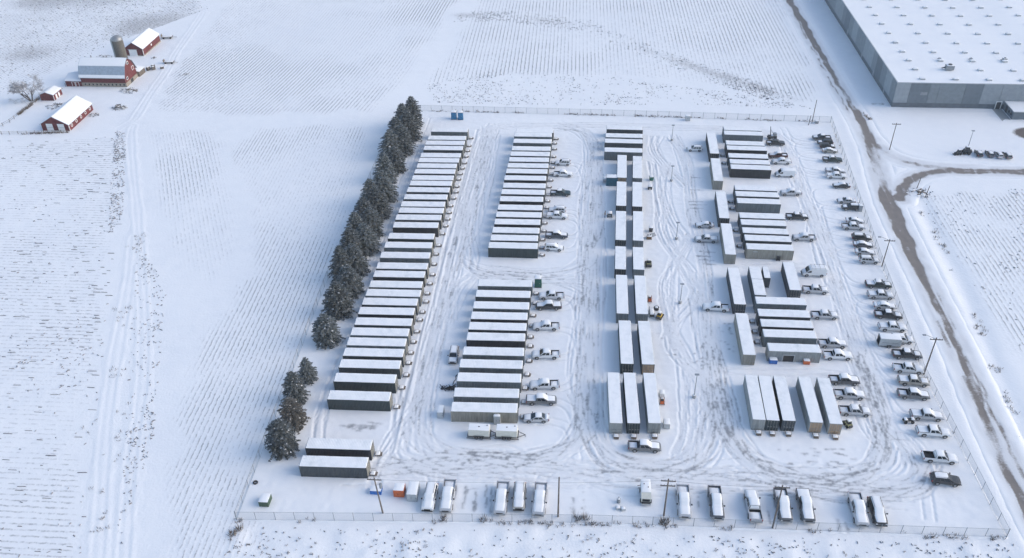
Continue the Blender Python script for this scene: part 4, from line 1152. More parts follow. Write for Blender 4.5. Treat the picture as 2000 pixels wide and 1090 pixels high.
def wire(p, q, sag, label):
    P = [Vector(p).lerp(Vector(q), i/12)-Vector((0, 0, sag*4*(i/12)*(1-i/12))) for i in range(13)]; b = MB()
    for i in range(12): b.tube(P[i], P[i+1], .014, n=4, cap=False)
    tag(obj('power_line', b.mesh('power_line', [M['darkst']])), label, 'power line')
wire((-31, 89.6, 8.3), (14.7, 92.2, 8.6), .7, 'thin power line strung from the leaning pole along the near fence')
wire((14.7, 92.2, 8.6), (31.7, 91.4, 9.3), .35, 'thin power line between the two nearest crossarm poles')
# ------------------------------------------------------------------ farm
def gz_(x, y): return float(ground_z(np.array([float(x)]), np.array([float(y)]))[0])
def boards(b, x0, x1, y, z0, z1, side=-1, pitch=.4):
    """battens standing proud of a board wall facing -y"""
    n_ = max(2, int((x1-x0)/pitch))
    for i in range(1, n_): x = x0+(x1-x0)*i/n_; b.box(x-.03, x+.03, y-.025, y, z0, z1)
def gable_roof(t, x0, x1, y0, y1, ez, rz_, along='y', ov=.3, snow=True, mat='tin'):
    """two slabs and their snow; ridge along y or x"""
    for s in (0, 1):
        b = MB(); sn = MB()
        if along == 'y':
            c = (x0+x1)/2; e = x0-ov if s == 0 else x1+ov; k = (rz_-ez)/(c-x0); ze = ez-ov*k
            P = [(e, y0-ov, ze), (c, y0-ov, rz_), (c, y1+ov, rz_), (e, y1+ov, ze)]
        else:
            c = (y0+y1)/2; e = y0-ov if s == 0 else y1+ov; k = (rz_-ez)/(c-y0); ze = ez-ov*k
            P = [(x0-ov, e, ze), (x0-ov, c, rz_), (x1+ov, c, rz_), (x1+ov, e, ze)]
        lo = [(p[0], p[1], p[2]+.02) for p in P]; hi = [(p[0], p[1], p[2]+.12) for p in P]
        b.add(lo+hi, [(3, 2, 1, 0), (4, 5, 6, 7), (0, 1, 5, 4), (1, 2, 6, 5), (2, 3, 7, 6), (3, 0, 4, 7)])
        o = obj('roof', b.mesh('roof', [M[mat]]), t)
        if snow:
            q = hi if (s == 0) == (along == 'x') else hi[::-1]
            if Vector(q[1]).__sub__(Vector(q[0])).cross(Vector(q[3])-Vector(q[0])).z < 0: q = q[::-1]
            vs, fs = snow_pad(*q, .12, 8, .008); sn.add(vs, fs); obj('roof_snow', sn.mesh('roof_snow', [M['snow']], True), o)
def frame_(b, x0, x1, z0, z1, y, w=.12, d=.05):
    b.box(x0-w, x0, y-d, y, z0, z1+w); b.box(x1, x1+w, y-d, y, z0, z1+w); b.box(x0, x1, y-d, y, z1, z1+w)
# big gambrel barn
X0, X1, Y0, Y1 = -162.9, -147.9, 253.1, 261.4
t = thing('dairy_barn', 'large red barn with gambrel tin roof and stone base', 'barn', (X0, Y0, gz_(-155, 253)))
LX, LY = X1-X0, Y1-Y0; yc = LY/2
b = MB(); b.box(0, LX, 0, LY, -.5, 1.3); obj('stone_base', b.mesh('stone_base', [M['stone']]), t)
gam = [(.05, 1.3), (LY-.05, 1.3), (LY-.05, 3.3), (LY-1.5, 6.3), (yc, 8.1), (1.5, 6.3), (.05, 3.3)]
b = MB(); b.prism(gam, .05, LX-.05); boards(b, .05, LX-.05, .05, 1.3, 3.2, pitch=.5); obj('board_walls', b.mesh('board_walls', [M['barn']]), t)
def slab(a, c, nm, sn=None):
    (ya, za), (yb, zb) = a, c; b = MB()
    P = [(-.3, ya, za), (LX+.3, ya, za), (LX+.3, yb, zb), (-.3, yb, zb)]; Q = [(p[0], p[1], p[2]+.13) for p in P]
    b.add(P+Q, [(3, 2, 1, 0), (4, 5, 6, 7), (0, 1, 5, 4), (1, 2, 6, 5), (2, 3, 7, 6), (3, 0, 4, 7)])
    o = obj(nm, b.mesh(nm, [M['tin']]), t)
    if sn:
        u0, u1 = sn; lerp = lambda u, x: (x, ya+(yb-ya)*u, za+(zb-za)*u+.135)
        q = [lerp(u0, -.28), lerp(u0, LX+.28), lerp(u1, LX+.28), lerp(u1, -.28)]
        if (Vector(q[1])-Vector(q[0])).cross(Vector(q[3])-Vector(q[0])).z < 0: q = q[::-1]
        s = MB(); s.add(*snow_pad(*q, .1, 10, .004)); obj('roof_snow', s.mesh('roof_snow', [M['snow']], True), o)
    return o
slab((-.35, 2.95), (1.45, 6.25), 'lower_roof', (.0, .26)); slab((1.4, 6.22), (yc, 8.12), 'upper_roof', (.03, .99))
slab((LY-1.4, 6.22), (yc, 8.12), 'upper_roof', (.03, .99)); slab((LY+.35, 2.95), (LY-1.45, 6.25), 'lower_roof', (.0, .3))
for i in range(11):
    wx = 1.0+i*1.3; b = MB(); b.box(wx, wx+.42, -.02, .03, .45, 1.0); o = obj('window', b.mesh('window', [M['glass']]), t)
def efr(y0, y1, z0, z1, nm='window'):
    b = MB(); b.box(LX-.03, LX+.02, y0, y1, z0, z1); o = obj(nm, b.mesh(nm, [M['barn'] if nm == 'hay_door' else M['glass']]), t)
    b = MB(); w_ = .12
    b.box(LX-.02, LX+.06, y0-w_, y0, z0-w_, z1+w_); b.box(LX-.02, LX+.06, y1, y1+w_, z0-w_, z1+w_); b.box(LX-.02, LX+.06, y0, y1, z1, z1+w_); b.box(LX-.02, LX+.06, y0, y1, z0-w_, z0); obj('window_frame', b.mesh('window_frame', [M['white']]), o)
efr(yc-.4, yc+.4, 6.2, 6.9); efr(5.9, 7.1, 3.4, 4.4, 'hay_door'); efr(1.2, 2.0, 2.0, 2.7)
b = MB(); b.box(LX-.04, LX+.03, 3.3, 5.0, 0, 1.2); obj('stable_door', b.mesh('stable_door', [M['trim']]), t)
b = MB(); b.tube((3.4, yc, 8.0), (3.4, yc, 8.9), .22, .18, 8); obj('roof_ventilator', b.mesh('roof_ventilator', [M['grey']]), t)
b = MB(); b.tube((7.5, yc, 8.0), (7.5, yc, 8.6), .12, .10, 8); obj('roof_ventilator', b.mesh('roof_ventilator', [M['grey']]), t)
# west lean-to and north slatted pen
t = thing('barn_lean_to', 'small red lean-to with snowy roof joined to the barn left end', 'shed', (-168.4, 253.2, gz_(-165, 253)))
b = MB(); b.box(0, 5.4, 0, 7.4, -.4, 1.9); boards(b, 0, 5.4, 0, 0, 1.85); obj('walls', b.mesh('walls', [M['barn']]), t)
for x in (2.2, 3.5): b = MB(); b.box(x, x+.9, -.05, -.027, .1, 1.5); o = obj('door', b.mesh('door', [M['barn']]), t); b = MB(); frame_(b, x, x+.9, .1, 1.5, -.052); obj('door_frame', b.mesh('door_frame', [M['white']]), o)
gable_roof(t, 0, 5.4, 0, 7.4, 1.9, 3.0, 'x', .25)
t = thing('slatted_pen', 'low pen with slatted timber wall and snowy roof right of the barn', 'shed', (-152.5, 261.6, gz_(-148, 263)))
b = MB(); b.box(0, 5.2, 0, 4.2, -.3, 1.6); obj('walls', b.mesh('walls', [M['wood']]), t)
for i in range(9): b = MB(); b.box(5.2, 5.27, .1+i*.46, .42+i*.46, -.2, 1.65); obj('slat', b.mesh('slat', [M['wood']]), t)
b = MB(); b.add(*snow_pad((-.2, -.1, 2.6), (5.5, -.1, 1.75), (5.5, 4.4, 1.75), (-.2, 4.4, 2.6), .15, 6, 0)); obj('roof_snow', b.mesh('roof_snow', [M['snow']], True), t)
# machine shed
t = thing('machine_shed', 'red gabled shed with two white doors and round windows nearest the farm lane', 'shed', (-159.3, 221.5, gz_(-155, 228)))
b = MB(); g = [(0, -.4), (8.4, -.4), (8.4, 2.1), (4.2, 4.5), (0, 2.1)]; b.prism_y(g, 0, 14.5); boards(b, 0, 8.4, 0, -.1, 2.05, pitch=.5); obj('board_walls', b.mesh('board_walls', [M['barn']]), t)
for x0, x1 in ((1.5, 3.5), (5.0, 7.0)): b = MB(); b.box(x0, x1, -.08, -.03, -.1, 2.2); o = obj('sliding_door', b.mesh('sliding_door', [M['white']]), t); b = MB(); b.box(x0, x1, -.1, -.08, 1.0, 1.12); obj('door_rail', b.mesh('door_rail', [M['lgrey']]), o)
for i in range(5):
    y = 1.6+i*2.8; b = MB(); b.lathe([(.32, 0), (.32, .04)], 12); me = b.mesh('window', [M['barn']]); o = obj('window', me, t, (8.4, y, 1.15)); o.rotation_euler[1] = math.pi/2
    b = MB(); ring = lambda r, z: [(r*math.cos(k*math.pi/6), r*math.sin(k*math.pi/6), z) for k in range(12)]
    b.loft([ring(.34, .02), ring(.5, .02), ring(.5, .07), ring(.34, .07), ring(.34, .02)], cap=False); obj('window_frame', b.mesh('window_frame', [M['white']]), o)
b = MB(); b.box(8.36, 8.5, -.06, .12, -.1, 2.1); obj('corner_trim', b.mesh('corner_trim', [M['white']]), t)
gable_roof(t, 0, 8.4, 0, 14.5, 2.1, 4.5, 'y', .35)
# little shed
t = thing('garden_shed', 'smallest red shed with snowy roof beside the bare tree', 'shed', (-171.0, 242.1, gz_(-169, 244)))
b = MB(); b.prism_y([(0, -.3), (4.4, -.3), (4.4, 1.9), (2.2, 2.7), (0, 1.9)], 0, 5.0); boards(b, 0, 4.4, 0, -.1, 1.85); obj('board_walls', b.mesh('board_walls', [M['barn']]), t)
for y in (1.2, 2.8): b = MB(); b.box(4.38, 4.44, y, y+.8, 0, 1.5); o = obj('door', b.mesh('door', [M['white']]), t)
b = MB(); b.box(4.36, 4.48, -.05, .08, -.1, 1.9); obj('corner_trim', b.mesh('corner_trim', [M['white']]), t)
gable_roof(t, 0, 4.4, 0, 5, 1.9, 2.7, 'y', .25)
# north barn
t = thing('calf_barn', 'red gabled barn with one white door behind the silo', 'barn', (-160.2, 279.5, gz_(-157, 285)))
b = MB(); b.box(-.05, 6.45, -.05, 14.2, -.5, .35); obj('foundation', b.mesh('foundation', [M['stone']]), t)
b = MB(); b.prism_y([(0, .35), (6.4, .35), (6.4, 2.7), (3.2, 4.8), (0, 2.7)], 0, 14.1); boards(b, 0, 6.4, 0, .35, 2.65, pitch=.5); obj('board_walls', b.mesh('board_walls', [M['barn']]), t)
b = MB(); b.box(1.4, 4.2, -.09, -.03, -.1, 2.3); o = obj('sliding_door', b.mesh('sliding_door', [M['white']]), t); b = MB(); b.box(1.0, 4.6, -.1, -.03, 2.3, 2.42); obj('door_track', b.mesh('door_track', [M['grey']]), o)
b = MB(); b.box(6.36, 6.5, -.06, .12, 0, 2.7); obj('corner_trim', b.mesh('corner_trim', [M['white']]), t)
b = MB(); b.box(6.38, 6.44, 6.5, 7.2, 1.2, 1.9); obj('window', b.mesh('window', [M['white']]), t)
gable_roof(t, 0, 6.4, 0, 14.1, 2.7, 4.8, 'y', .35)
# silo
t = thing('silo', 'tall grey stave silo with domed cap behind the red barn', 'silo', (-154.5, 266.6, 0))
b = MB(); prof = []
for i in range(13): z = i*.9; prof += [(1.75, z), (1.75, z+.78), (1.79, z+.8), (1.79, z+.88)]
b.lathe([p for p in prof if p[1] < 10.85]+[(1.75, 10.8)], 24); obj('stave_wall', b.mesh('stave_wall', [M['silo']]), t)
b = MB(); b.lathe([(1.8, 10.75)]+[(1.8*math.cos(a), 10.8+1.5*math.sin(a)) for a in np.linspace(0, 1.45, 7)], 24); obj('dome', b.mesh('dome', [M['dome']], True), t)
b = MB(); b.tube((-1.9, -.3, 0), (-1.9, -.3, 10.8), .38, n=8); b.tube((-1.9, -.3, 10.8), (-1.2, -.2, 11.6), .38, .3, 8); obj('chute', b.mesh('chute', [M['lgrey']]), t)
# piles, bales and implements
def brush(x, y, r, h, n_, label, snow=True, mat='sticks', th=.06):
    t = thing('brush_pile', label, 'brush pile', (x, y, gz_(x, y)-.03)); rr = random.Random(int(x*31+y*7)); b = MB()
    for _ in range(n_):
        a = rr.uniform(0, 6.28); d = r*rr.random()**.6; p = Vector((math.cos(a)*d*1.3, math.sin(a)*d, rr.random()*h*(1-d/r*.8))); th_ = rr.uniform(0, 6.28); L = rr.uniform(.4, 1.1)*r*.8
        dv = Vector((math.cos(th_), math.sin(th_), rr.uniform(-.25, .35)))*L*.5; b.tube(p-dv, p+dv, th*rr.uniform(.5, 1.6), th*.4, 4)
    obj('branches', b.mesh('branches', [M[mat]]), t)
    b = MB()
    for _ in range(int(n_*.35)):
        a = rr.uniform(0, 6.28); d = r*rr.random()**.6; s = rr.uniform(.15, .35)*r*.7; z = h*(1-d/r*.8)*rr.uniform(.4, 1)
        c = (math.cos(a)*d*1.3, math.sin(a)*d); b.add(*snow_pad((c[0]-s, c[1]-s*.7, z), (c[0]+s, c[1]-s*.7, z), (c[0]+s, c[1]+s*.7, z), (c[0]-s, c[1]+s*.7, z), .12, 3, 0, _))
    obj('snow_patches', b.mesh('snow_patches', [M['snow']], True), t)
brush(*PT['pile1'], 2.3, .8, 60, 'wide snow-dusted brush pile below the big barn right corner')
brush(*PT['pile2'], 1.7, 1.5, 60, 'round snow-dusted brush heap between the lane and the machine shed', th=.08)
brush(*PT['pile3'], 1.2, .7, 34, 'small brush pile at the machine shed far corner')
brush(*PT['pile4'], 2.2, .7, 50, 'dark brush pile between the small shed and machine shed')
brush(*PT['pile7'], .9, .6, 20, 'small scrap heap in front of the calf barn right corner')
brush(*PT['pile9'], 1.7, .5, 26, 'flat scatter of branches left of the silo')
brush(*PT['pile10'], .9, .4, 18, 'small branch scatter left of the small red shed')
brush(*PT['pile11'], 1.3, .25, 16, 'thin dark scatter beside the farm lane')
brush(84.2, 197.8, 2.6, .9, 60, 'snowy rubble and brush pile at the side road corner', th=.09)
def bale(x, y, r, label, grp='wrapped bales'):
    t = thing('round_bale', label, 'bale', (x, y, gz_(x, y)), random.uniform(0, 3), grp)
    b = MB(); n_ = 14; b.loft([[(xx, rr*math.cos(k*2*math.pi/n_), r+rr*math.sin(k*2*math.pi/n_)) for k in range(n_)] for xx, rr in ((-.6, r*.9), (-.52, r), (.52, r), (.6, r*.9))]); obj('bale_body', b.mesh('bale_body', [M['sticks']]), t)
    b = MB(); b.add(*snow_pad((-.5, -.3, r*1.93), (.5, -.3, r*1.93), (.5, .3, r*1.93), (-.5, .3, r*1.93), .08, 4)); obj('snow_cap', b.mesh('snow_cap', [M['snow']]), t)
px, py = PT['pile5']
bale(px-.6, py-.4, .62, 'front left round bale right of the slatted pen'); bale(px+.9, py+.1, .62, 'front right round bale right of the slatted pen'); bale(px+.3, py+1.4, .62, 'rear round bale right of the slatted pen')
bale(PT['pile8'][0], PT['pile8'][1], .4, 'lone small bale right of the three bales')
def hay_wagon(x, y, rz, label, s=1.0):
    t = thing('farm_wagon', label, 'farm wagon', (x, y, gz_(x, y)), rz, None, (s, s, s))
    b = MB(); b.box(-2.2, 2.2, -.9, .9, .7, .85); obj('deck', b.mesh('deck', [M['wood']]), t)
    for sx in (-1.4, 1.4):
        for sy in (-.9, .9): b = MB(); b.tube((sx, sy-.1, .38), (sx, sy+.1, .38), .38, n=10); obj('wheel', b.mesh('wheel', [M['rubber']]), t)
    b = MB(); b.tube((2.2, 0, .6), (3.8, 0, .4), .06); obj('drawbar', b.mesh('drawbar', [M['darkst']]), t)
    b = MB(); b.box(-2.25, -2.15, -.9, .9, .85, 1.7); obj('rack', b.mesh('rack', [M['wood']]), t)
    b = MB(); b.add(*snow_pad((-2.1, -.85, .86), (2.1, -.85, .86), (2.1, .85, .86), (-2.1, .85, .86), .1, 5)); obj('snow_cap', b.mesh('snow_cap', [M['snow']]), t)
hay_wagon(PT['pile6'][0], PT['pile6'][1], .05, 'flat snow-topped farm wagon beside the lane', .8)
hay_wagon(PT['impl'][0]+1, PT['impl'][1], .15, 'old farm wagon parked behind the calf barn', .9)
def rail_fence(pts, label, gap=2.4):
    t = thing('rail_fence', label, 'fence', (pts[0][0], pts[0][1], 0)); P0 = np.array(pts[0]); b = MB()
    for s in range(len(pts)-1):
        p = np.array(pts[s]); q = np.array(pts[s+1]); k = max(1, round(np.hypot(*(q-p))/gap))
        for i in range(k):
            w_ = p+(q-p)*i/k-P0; e_ = p+(q-p)*(i+1)/k-P0
            b = MB(); b.tube((w_[0], w_[1], -.4), (w_[0], w_[1], 1.15), .08, .07, 6); obj('post', b.mesh('post', [M['wood']]), t)
            for z in (.55, 1.0): b = MB(); b.tube((w_[0], w_[1], z), (e_[0], e_[1], z), .035, n=4); obj('rail', b.mesh('rail', [M['wood']]), t)
rail_fence([(-172.0, 243), (-172.4, 226.4), (-174.5, 218.8)], 'old rail fence running left from the small red shed')
rail_fence([(-186, 216.6), (-168, 218.6), (-150.4, 220.4)], 'old rail fence in front of the machine shed')
rail_fence([(-168.6, 253), (-169.2, 262), (-163, 262.5)], 'crooked rail fence behind the barn lean-to', 2.8)
rail_fence([(-160, 276.5), (-168, 276.8)], 'short broken rail fence left of the silo', 2.2)

# ------------------------------------------------------------------ trees
m, n, bs = _nodes('spruce_needles'); tc = N(n, 'ShaderNodeTexCoord'); oi = N(n, 'ShaderNodeObjectInfo'); ge = N(n, 'ShaderNodeNewGeometry')
c = mixc(n, ramp(n, noise(n, 1.6, 4), .35, .65), (.022, .033, .031), (.08, .096, .092))
sx = N(n, 'ShaderNodeSeparateXYZ'); n.links.new(ge.outputs['Normal'], sx.inputs[0])
fr = math_(n, 'MULTIPLY', ramp(n, math_(n, 'ABSOLUTE', sx.outputs[2]), .2, .9), ramp(n, noise(n, 1.4, 5), .38, .68))
c = mixc(n, math_(n, 'MULTIPLY', fr, .62), c, (.30, .32, .345))
hv = N(n, 'ShaderNodeHueSaturation'); n.links.new(math_(n, 'MULTIPLY_ADD', oi.outputs['Random'], .5, .75), hv.inputs['Value']); n.links.new(c, hv.inputs['Color'])
n.links.new(hv.outputs[0], bs.inputs['Base Color']); bs.inputs['Roughness'].default_value = .8; M['needles'] = m
m2 = m_plain('brown_needles', (.105, .10, .09), .9, .35, 2.0); M['needles_b'] = m2
def spruce_mesh(seed, H=8.0, Rm=3.0, whorls=20, snowy=.12):
    g = np.random.default_rng(seed); Q = []; S = []
    def dia(p, q, w, up_, st):
        d = q-p; L = np.linalg.norm(d)+1e-6; s = np.cross(d/L, up_); s /= np.linalg.norm(s)+1e-6; m_ = p*.55+q*.45
        st.append((p, m_+s*w, q, m_-s*w))
    for i in range(whorls):
        t = (i+g.uniform(.2, .8))/whorls; h = H*(.04+.95*t**.92); rr = Rm*((1-t)**.68)*(.72+.28*min(1, t*4))*g.uniform(.85, 1.12)+.12
        nb = int(7+10*(1-t)); a0 = g.uniform(0, 6.28)
        for k in range(nb):
            a = a0+2*math.pi*k/nb+g.normal(0, .16); L = rr*g.uniform(.7, 1.14); dirv = np.array([math.cos(a), math.sin(a), 0])
            lift = (.10+.55*t)*L; sag = (.50-.25*t)*L
            sp = lambda s: np.array([0, 0, h+lift*s-sag*s*s+.0])+dirv*L*s
            ss = np.linspace(.22, .95, max(3, int(L/.42)+2))
            for s in ss:
                p = sp(s); tw = (.36+.42*(1-s))*(.55+.25*Rm/3)*g.uniform(.7, 1.3)*(1 if L > .9 else .6)
                for sg in (-1, 1):
                    b_ = a+sg*g.uniform(.5, 1.0); q = p+np.array([math.cos(b_), math.sin(b_), g.uniform(-.45, .12)])*tw
                    upv = np.array([g.normal(0, .22), g.normal(0, .22), 1.0]); dia(p, q, .13+.08*g.random(), upv, Q)
                if g.random() < snowy and s > .35:
                    q = sp(min(1, s+.22)); dia(p+np.array([0, 0, .06]), q+np.array([0, 0, .05]), .12+.1*g.random(), np.array([0, 0, 1.0]), S)
            tip = sp(1.0)+np.array([0, 0, .06]); dia(sp(.62), tip+dirv*.3, .11, np.array([0, 0, 1.0]), Q); dia(sp(.6), tip+np.array([0, 0, .15]), .1, np.array([-math.sin(a), math.cos(a), .2]), Q)
    for k in range(6): dia(np.array([0, 0, H*.93]), np.array([.12*math.cos(k), .12*math.sin(k), H*1.0+.05]), .06, np.array([math.cos(k*2), math.sin(k*2), .1]), Q)
    A = np.array(Q).reshape(-1, 3); nf = len(Q)
    # dim inner mass so the crown is not see-through
    n_ = 9; inner = []
    lev = [(H*.05, Rm*.36), (H*.3, Rm*.33), (H*.6, Rm*.2), (H*.92, .04)]
    base = len(A); vs = [[(r*(.8+.4*g.random())*math.cos(2*math.pi*k/n_), r*(.8+.4*g.random())*math.sin(2*math.pi*k/n_), z) for k in range(n_)] for z, r in lev]
    A = np.concatenate([A, np.array(vs).reshape(-1, 3)]); F = [tuple(range(4*i, 4*i+4)) for i in range(nf)]
    for l in range(3):
        for k in range(n_): F.append((base+l*n_+k, base+l*n_+(k+1) % n_, base+(l+1)*n_+(k+1) % n_, base+(l+1)*n_+k))
    cr = np_mesh('crown', A, np.array(F), M['needles'])
    sn = np_mesh('branch_snow', np.array(S).reshape(-1, 3), np.arange(len(S)*4).reshape(-1, 4), M['snow']) if S else None
    return cr, sn
SP = [spruce_mesh(40+i, 8, 3.0, [18, 19, 17, 18][i], [.02, .015, .03, .09][i]) for i in range(4)]
b = MB(); b.tube((0, 0, -.3), (0, 0, 7.4), .2, .03, 7); TRUNK = b.mesh('trunk', [M['bark']])
TREES = [(-50.4, 131.6, 7.0, 2.7), (-50.2, 140.9, 8.0, 3.0), (-49.5, 148.0, 7.4, 2.8), (-52.4, 153.4, 8.6, 2.7), (-50.2, 155.8, 7.6, 2.8), (-52.0, 161.2, 8.4, 2.8), (-49.6, 164.6, 7.4, 2.8), (-52.4, 167.8, 8.3, 2.8), (-49.8, 171.3, 7.6, 2.8), (-51.9, 174.6, 8.2, 2.9), (-50.2, 179.6, 8.2, 3.0), (-52.4, 183.6, 8.2, 2.7),
         (-50.2, 187.6, 8.2, 3.0), (-51.6, 197.0, 8.2, 2.9), (-50.0, 202.6, 7.2, 2.7), (-52.6, 210.2, 8.4, 3.0), (-50.0, 212.8, 8.6, 3.1), (-52.4, 217.6, 8.6, 3.0), (-49.8, 221.2, 9.0, 3.1), (-52.2, 226.2, 8.6, 2.9), (-50.2, 229.8, 9.2, 2.9),
         (-51.2, 120.2, 5.6, 1.75), (-51.9, 114.6, 7.0, 2.4), (-50.6, 108.4, 6.4, 2.6), (-50.6, 102.0, 7.4, 2.9)]
gp = {21: 'small lone spruce between the tree belt and the near clump', 22: 'dark spruce, farthest of the three in the near left clump', 23: 'brownish spruce, middle of the three in the near left clump', 24: 'broad snow-flecked spruce, nearest of the near left clump'}
for i, (x, y, h, r_) in enumerate(TREES):
    lab = gp.get(i) or 'frosty spruce, %s from the near end of the dense tree belt' % ordw(i+1)
    k_ = 1.32 if i < 21 else 1.22
    t = thing('spruce_tree', lab, 'tree', (x, y, .0), random.uniform(0, 6.28), 'spruces along the left fence', (r_/3*k_, r_/3*k_*random.uniform(.92, 1.08), h/8))
    cr, sn = SP[3 if i >= 22 or i in (0, 1) else i % 3]
    o = obj('crown', cr, t)
    if i == 23: o.material_slots[0].link = 'OBJECT'; o.material_slots[0].material = M['needles_b']
    obj('trunk', TRUNK, t); obj('branch_snow', sn, t)
# bare multi-stem tree at the farm
def bare_tree(x, y, label):
    t = thing('bare_tree', label, 'tree', (x, y, gz_(x, y))); rr = random.Random(5); tb = MB(); cb = MB()
    def grow(p, d, L, r, lev):
        q = p+d*L; tgt = tb if lev < 2 else cb; tgt.tube(p, q, r, r*.62, 5 if lev < 2 else 3, cap=False)
        if lev >= 5 or L < .3: return
        for _ in range(3 if lev < 2 else 4):
            nd = (d+Vector((rr.gauss(0, .55), rr.gauss(0, .55), rr.gauss(.0, .3)))).normalized(); s = rr.uniform(.45, 1)
            grow(p+d*L*s, nd, L*rr.uniform(.55, .78), max(.026, r*.6*rr.uniform(.7, 1)), lev+1)
    for k in range(5):
        a = k*1.26; d = Vector((math.cos(a)*.55-.25, math.sin(a)*.55, 1)).normalized(); grow(Vector((math.cos(a)*.25, math.sin(a)*.25, -.2)), d, 3.6, .17, 0)
    obj('trunk', tb.mesh('trunk', [M['bark']]), t); obj('crown', cb.mesh('crown', [M['bare']]), t)
bare_tree(-174.1, 241.8, 'leafless spreading tree left of the small red shed')
# ------------------------------------------------------------------ vehicles
def m_car(name, col, metal=.25):
    m, n, b = _nodes(name)
    c = mixc(n, ramp(n, noise(n, 5, 4), .45, .75), col, tuple(x*.8+.05 for x in col))      # road salt film
    n.links.new(c, b.inputs['Base Color']); b.inputs['Roughness'].default_value = .38; b.inputs['Metallic'].default_value = metal; b.inputs['Coat Weight'].default_value = .25
    return m
PAINT = {'white': ('white', (.72, .73, .74), 0), 'silver': ('silver', (.47, .48, .50), .12), 'grey': ('grey', (.17, .175, .18), .25), 'darkgrey': ('dark grey', (.10, .105, .115), .2), 'black': ('black', (.028, .03, .034), .1),
         'green': ('dark green', (.022, .04, .038), .15), 'teal': ('dark teal', (.018, .05, .06), .15), 'bluegrey': ('blue-grey', (.06, .075, .10), .2), 'maroon': ('dark red', (.10, .035, .03), .1), 'tan': ('tan', (.38, .36, .32), .12)}
PM = {k: m_car('car_paint_'+k, v[1], v[2]) for k, v in PAINT.items()}
def rg(x, hw, z0, zt):
    return [(x, -hw*.9, z0), (x, hw*.9, z0), (x, hw, z0+.16), (x, hw, zt-.24), (x, hw*.955, zt-.05), (x, hw*.82, zt), (x, -hw*.82, zt), (x, -hw*.955, zt-.05), (x, -hw, zt-.24), (x, -hw, z0+.16)]
def bil(P, u, v, off):
    a, b, c, d = [Vector(p) for p in P]; n_ = (b-a).cross(d-a).normalized()
    return tuple(a.lerp(b, u).lerp(d.lerp(c, u), v)+n_*off)
def pane(P, u0, u1, v0, v1, off=.014, name='window', mat='glass'):
    b = MB(); q = [bil(P, *uv, off) for uv in ((u0, v0), (u1, v0), (u1, v1), (u0, v1))]; w_ = [bil(P, *uv, -.02) for uv in ((u0, v0), (u1, v0), (u1, v1), (u0, v1))]
    b.add(q+w_, [(0, 1, 2, 3), (4, 5, 1, 0), (5, 6, 2, 1), (6, 7, 3, 2), (7, 4, 0, 3)]); return b.mesh(name, [M[mat]])
def arch(b, x, y, r, z0, m=1):
    s = 1 if y > 0 else -1; pts = [(x+r*math.cos(a), y+s*.006, max(z0, .4+r*math.sin(a))) for a in np.linspace(0, math.pi, 9)]
    pts = [(x+r, y+s*.006, z0)]+pts+[(x-r, y+s*.006, z0)]
    if s > 0: pts = pts[::-1]
    b.add(pts, [tuple(range(len(pts)))], m)
def wheel_meshes(r, w_):
    b = MB(); n_ = 14; ring = lambda y, q: [(q*math.cos(2*math.pi*k/n_), y, q*math.sin(2*math.pi*k/n_)) for k in range(n_)]
    b.loft([ring(-w_/2, r*.9), ring(-w_/2+.03, r), ring(w_/2-.03, r), ring(w_/2, r*.9)]); ty = b.mesh('wheel', [M['rubber']])
    b = MB(); b.loft([ring(-w_/2-.012, r*.6), ring(w_/2+.012, r*.6)]); return ty, b.mesh('rim', [M['rim']])
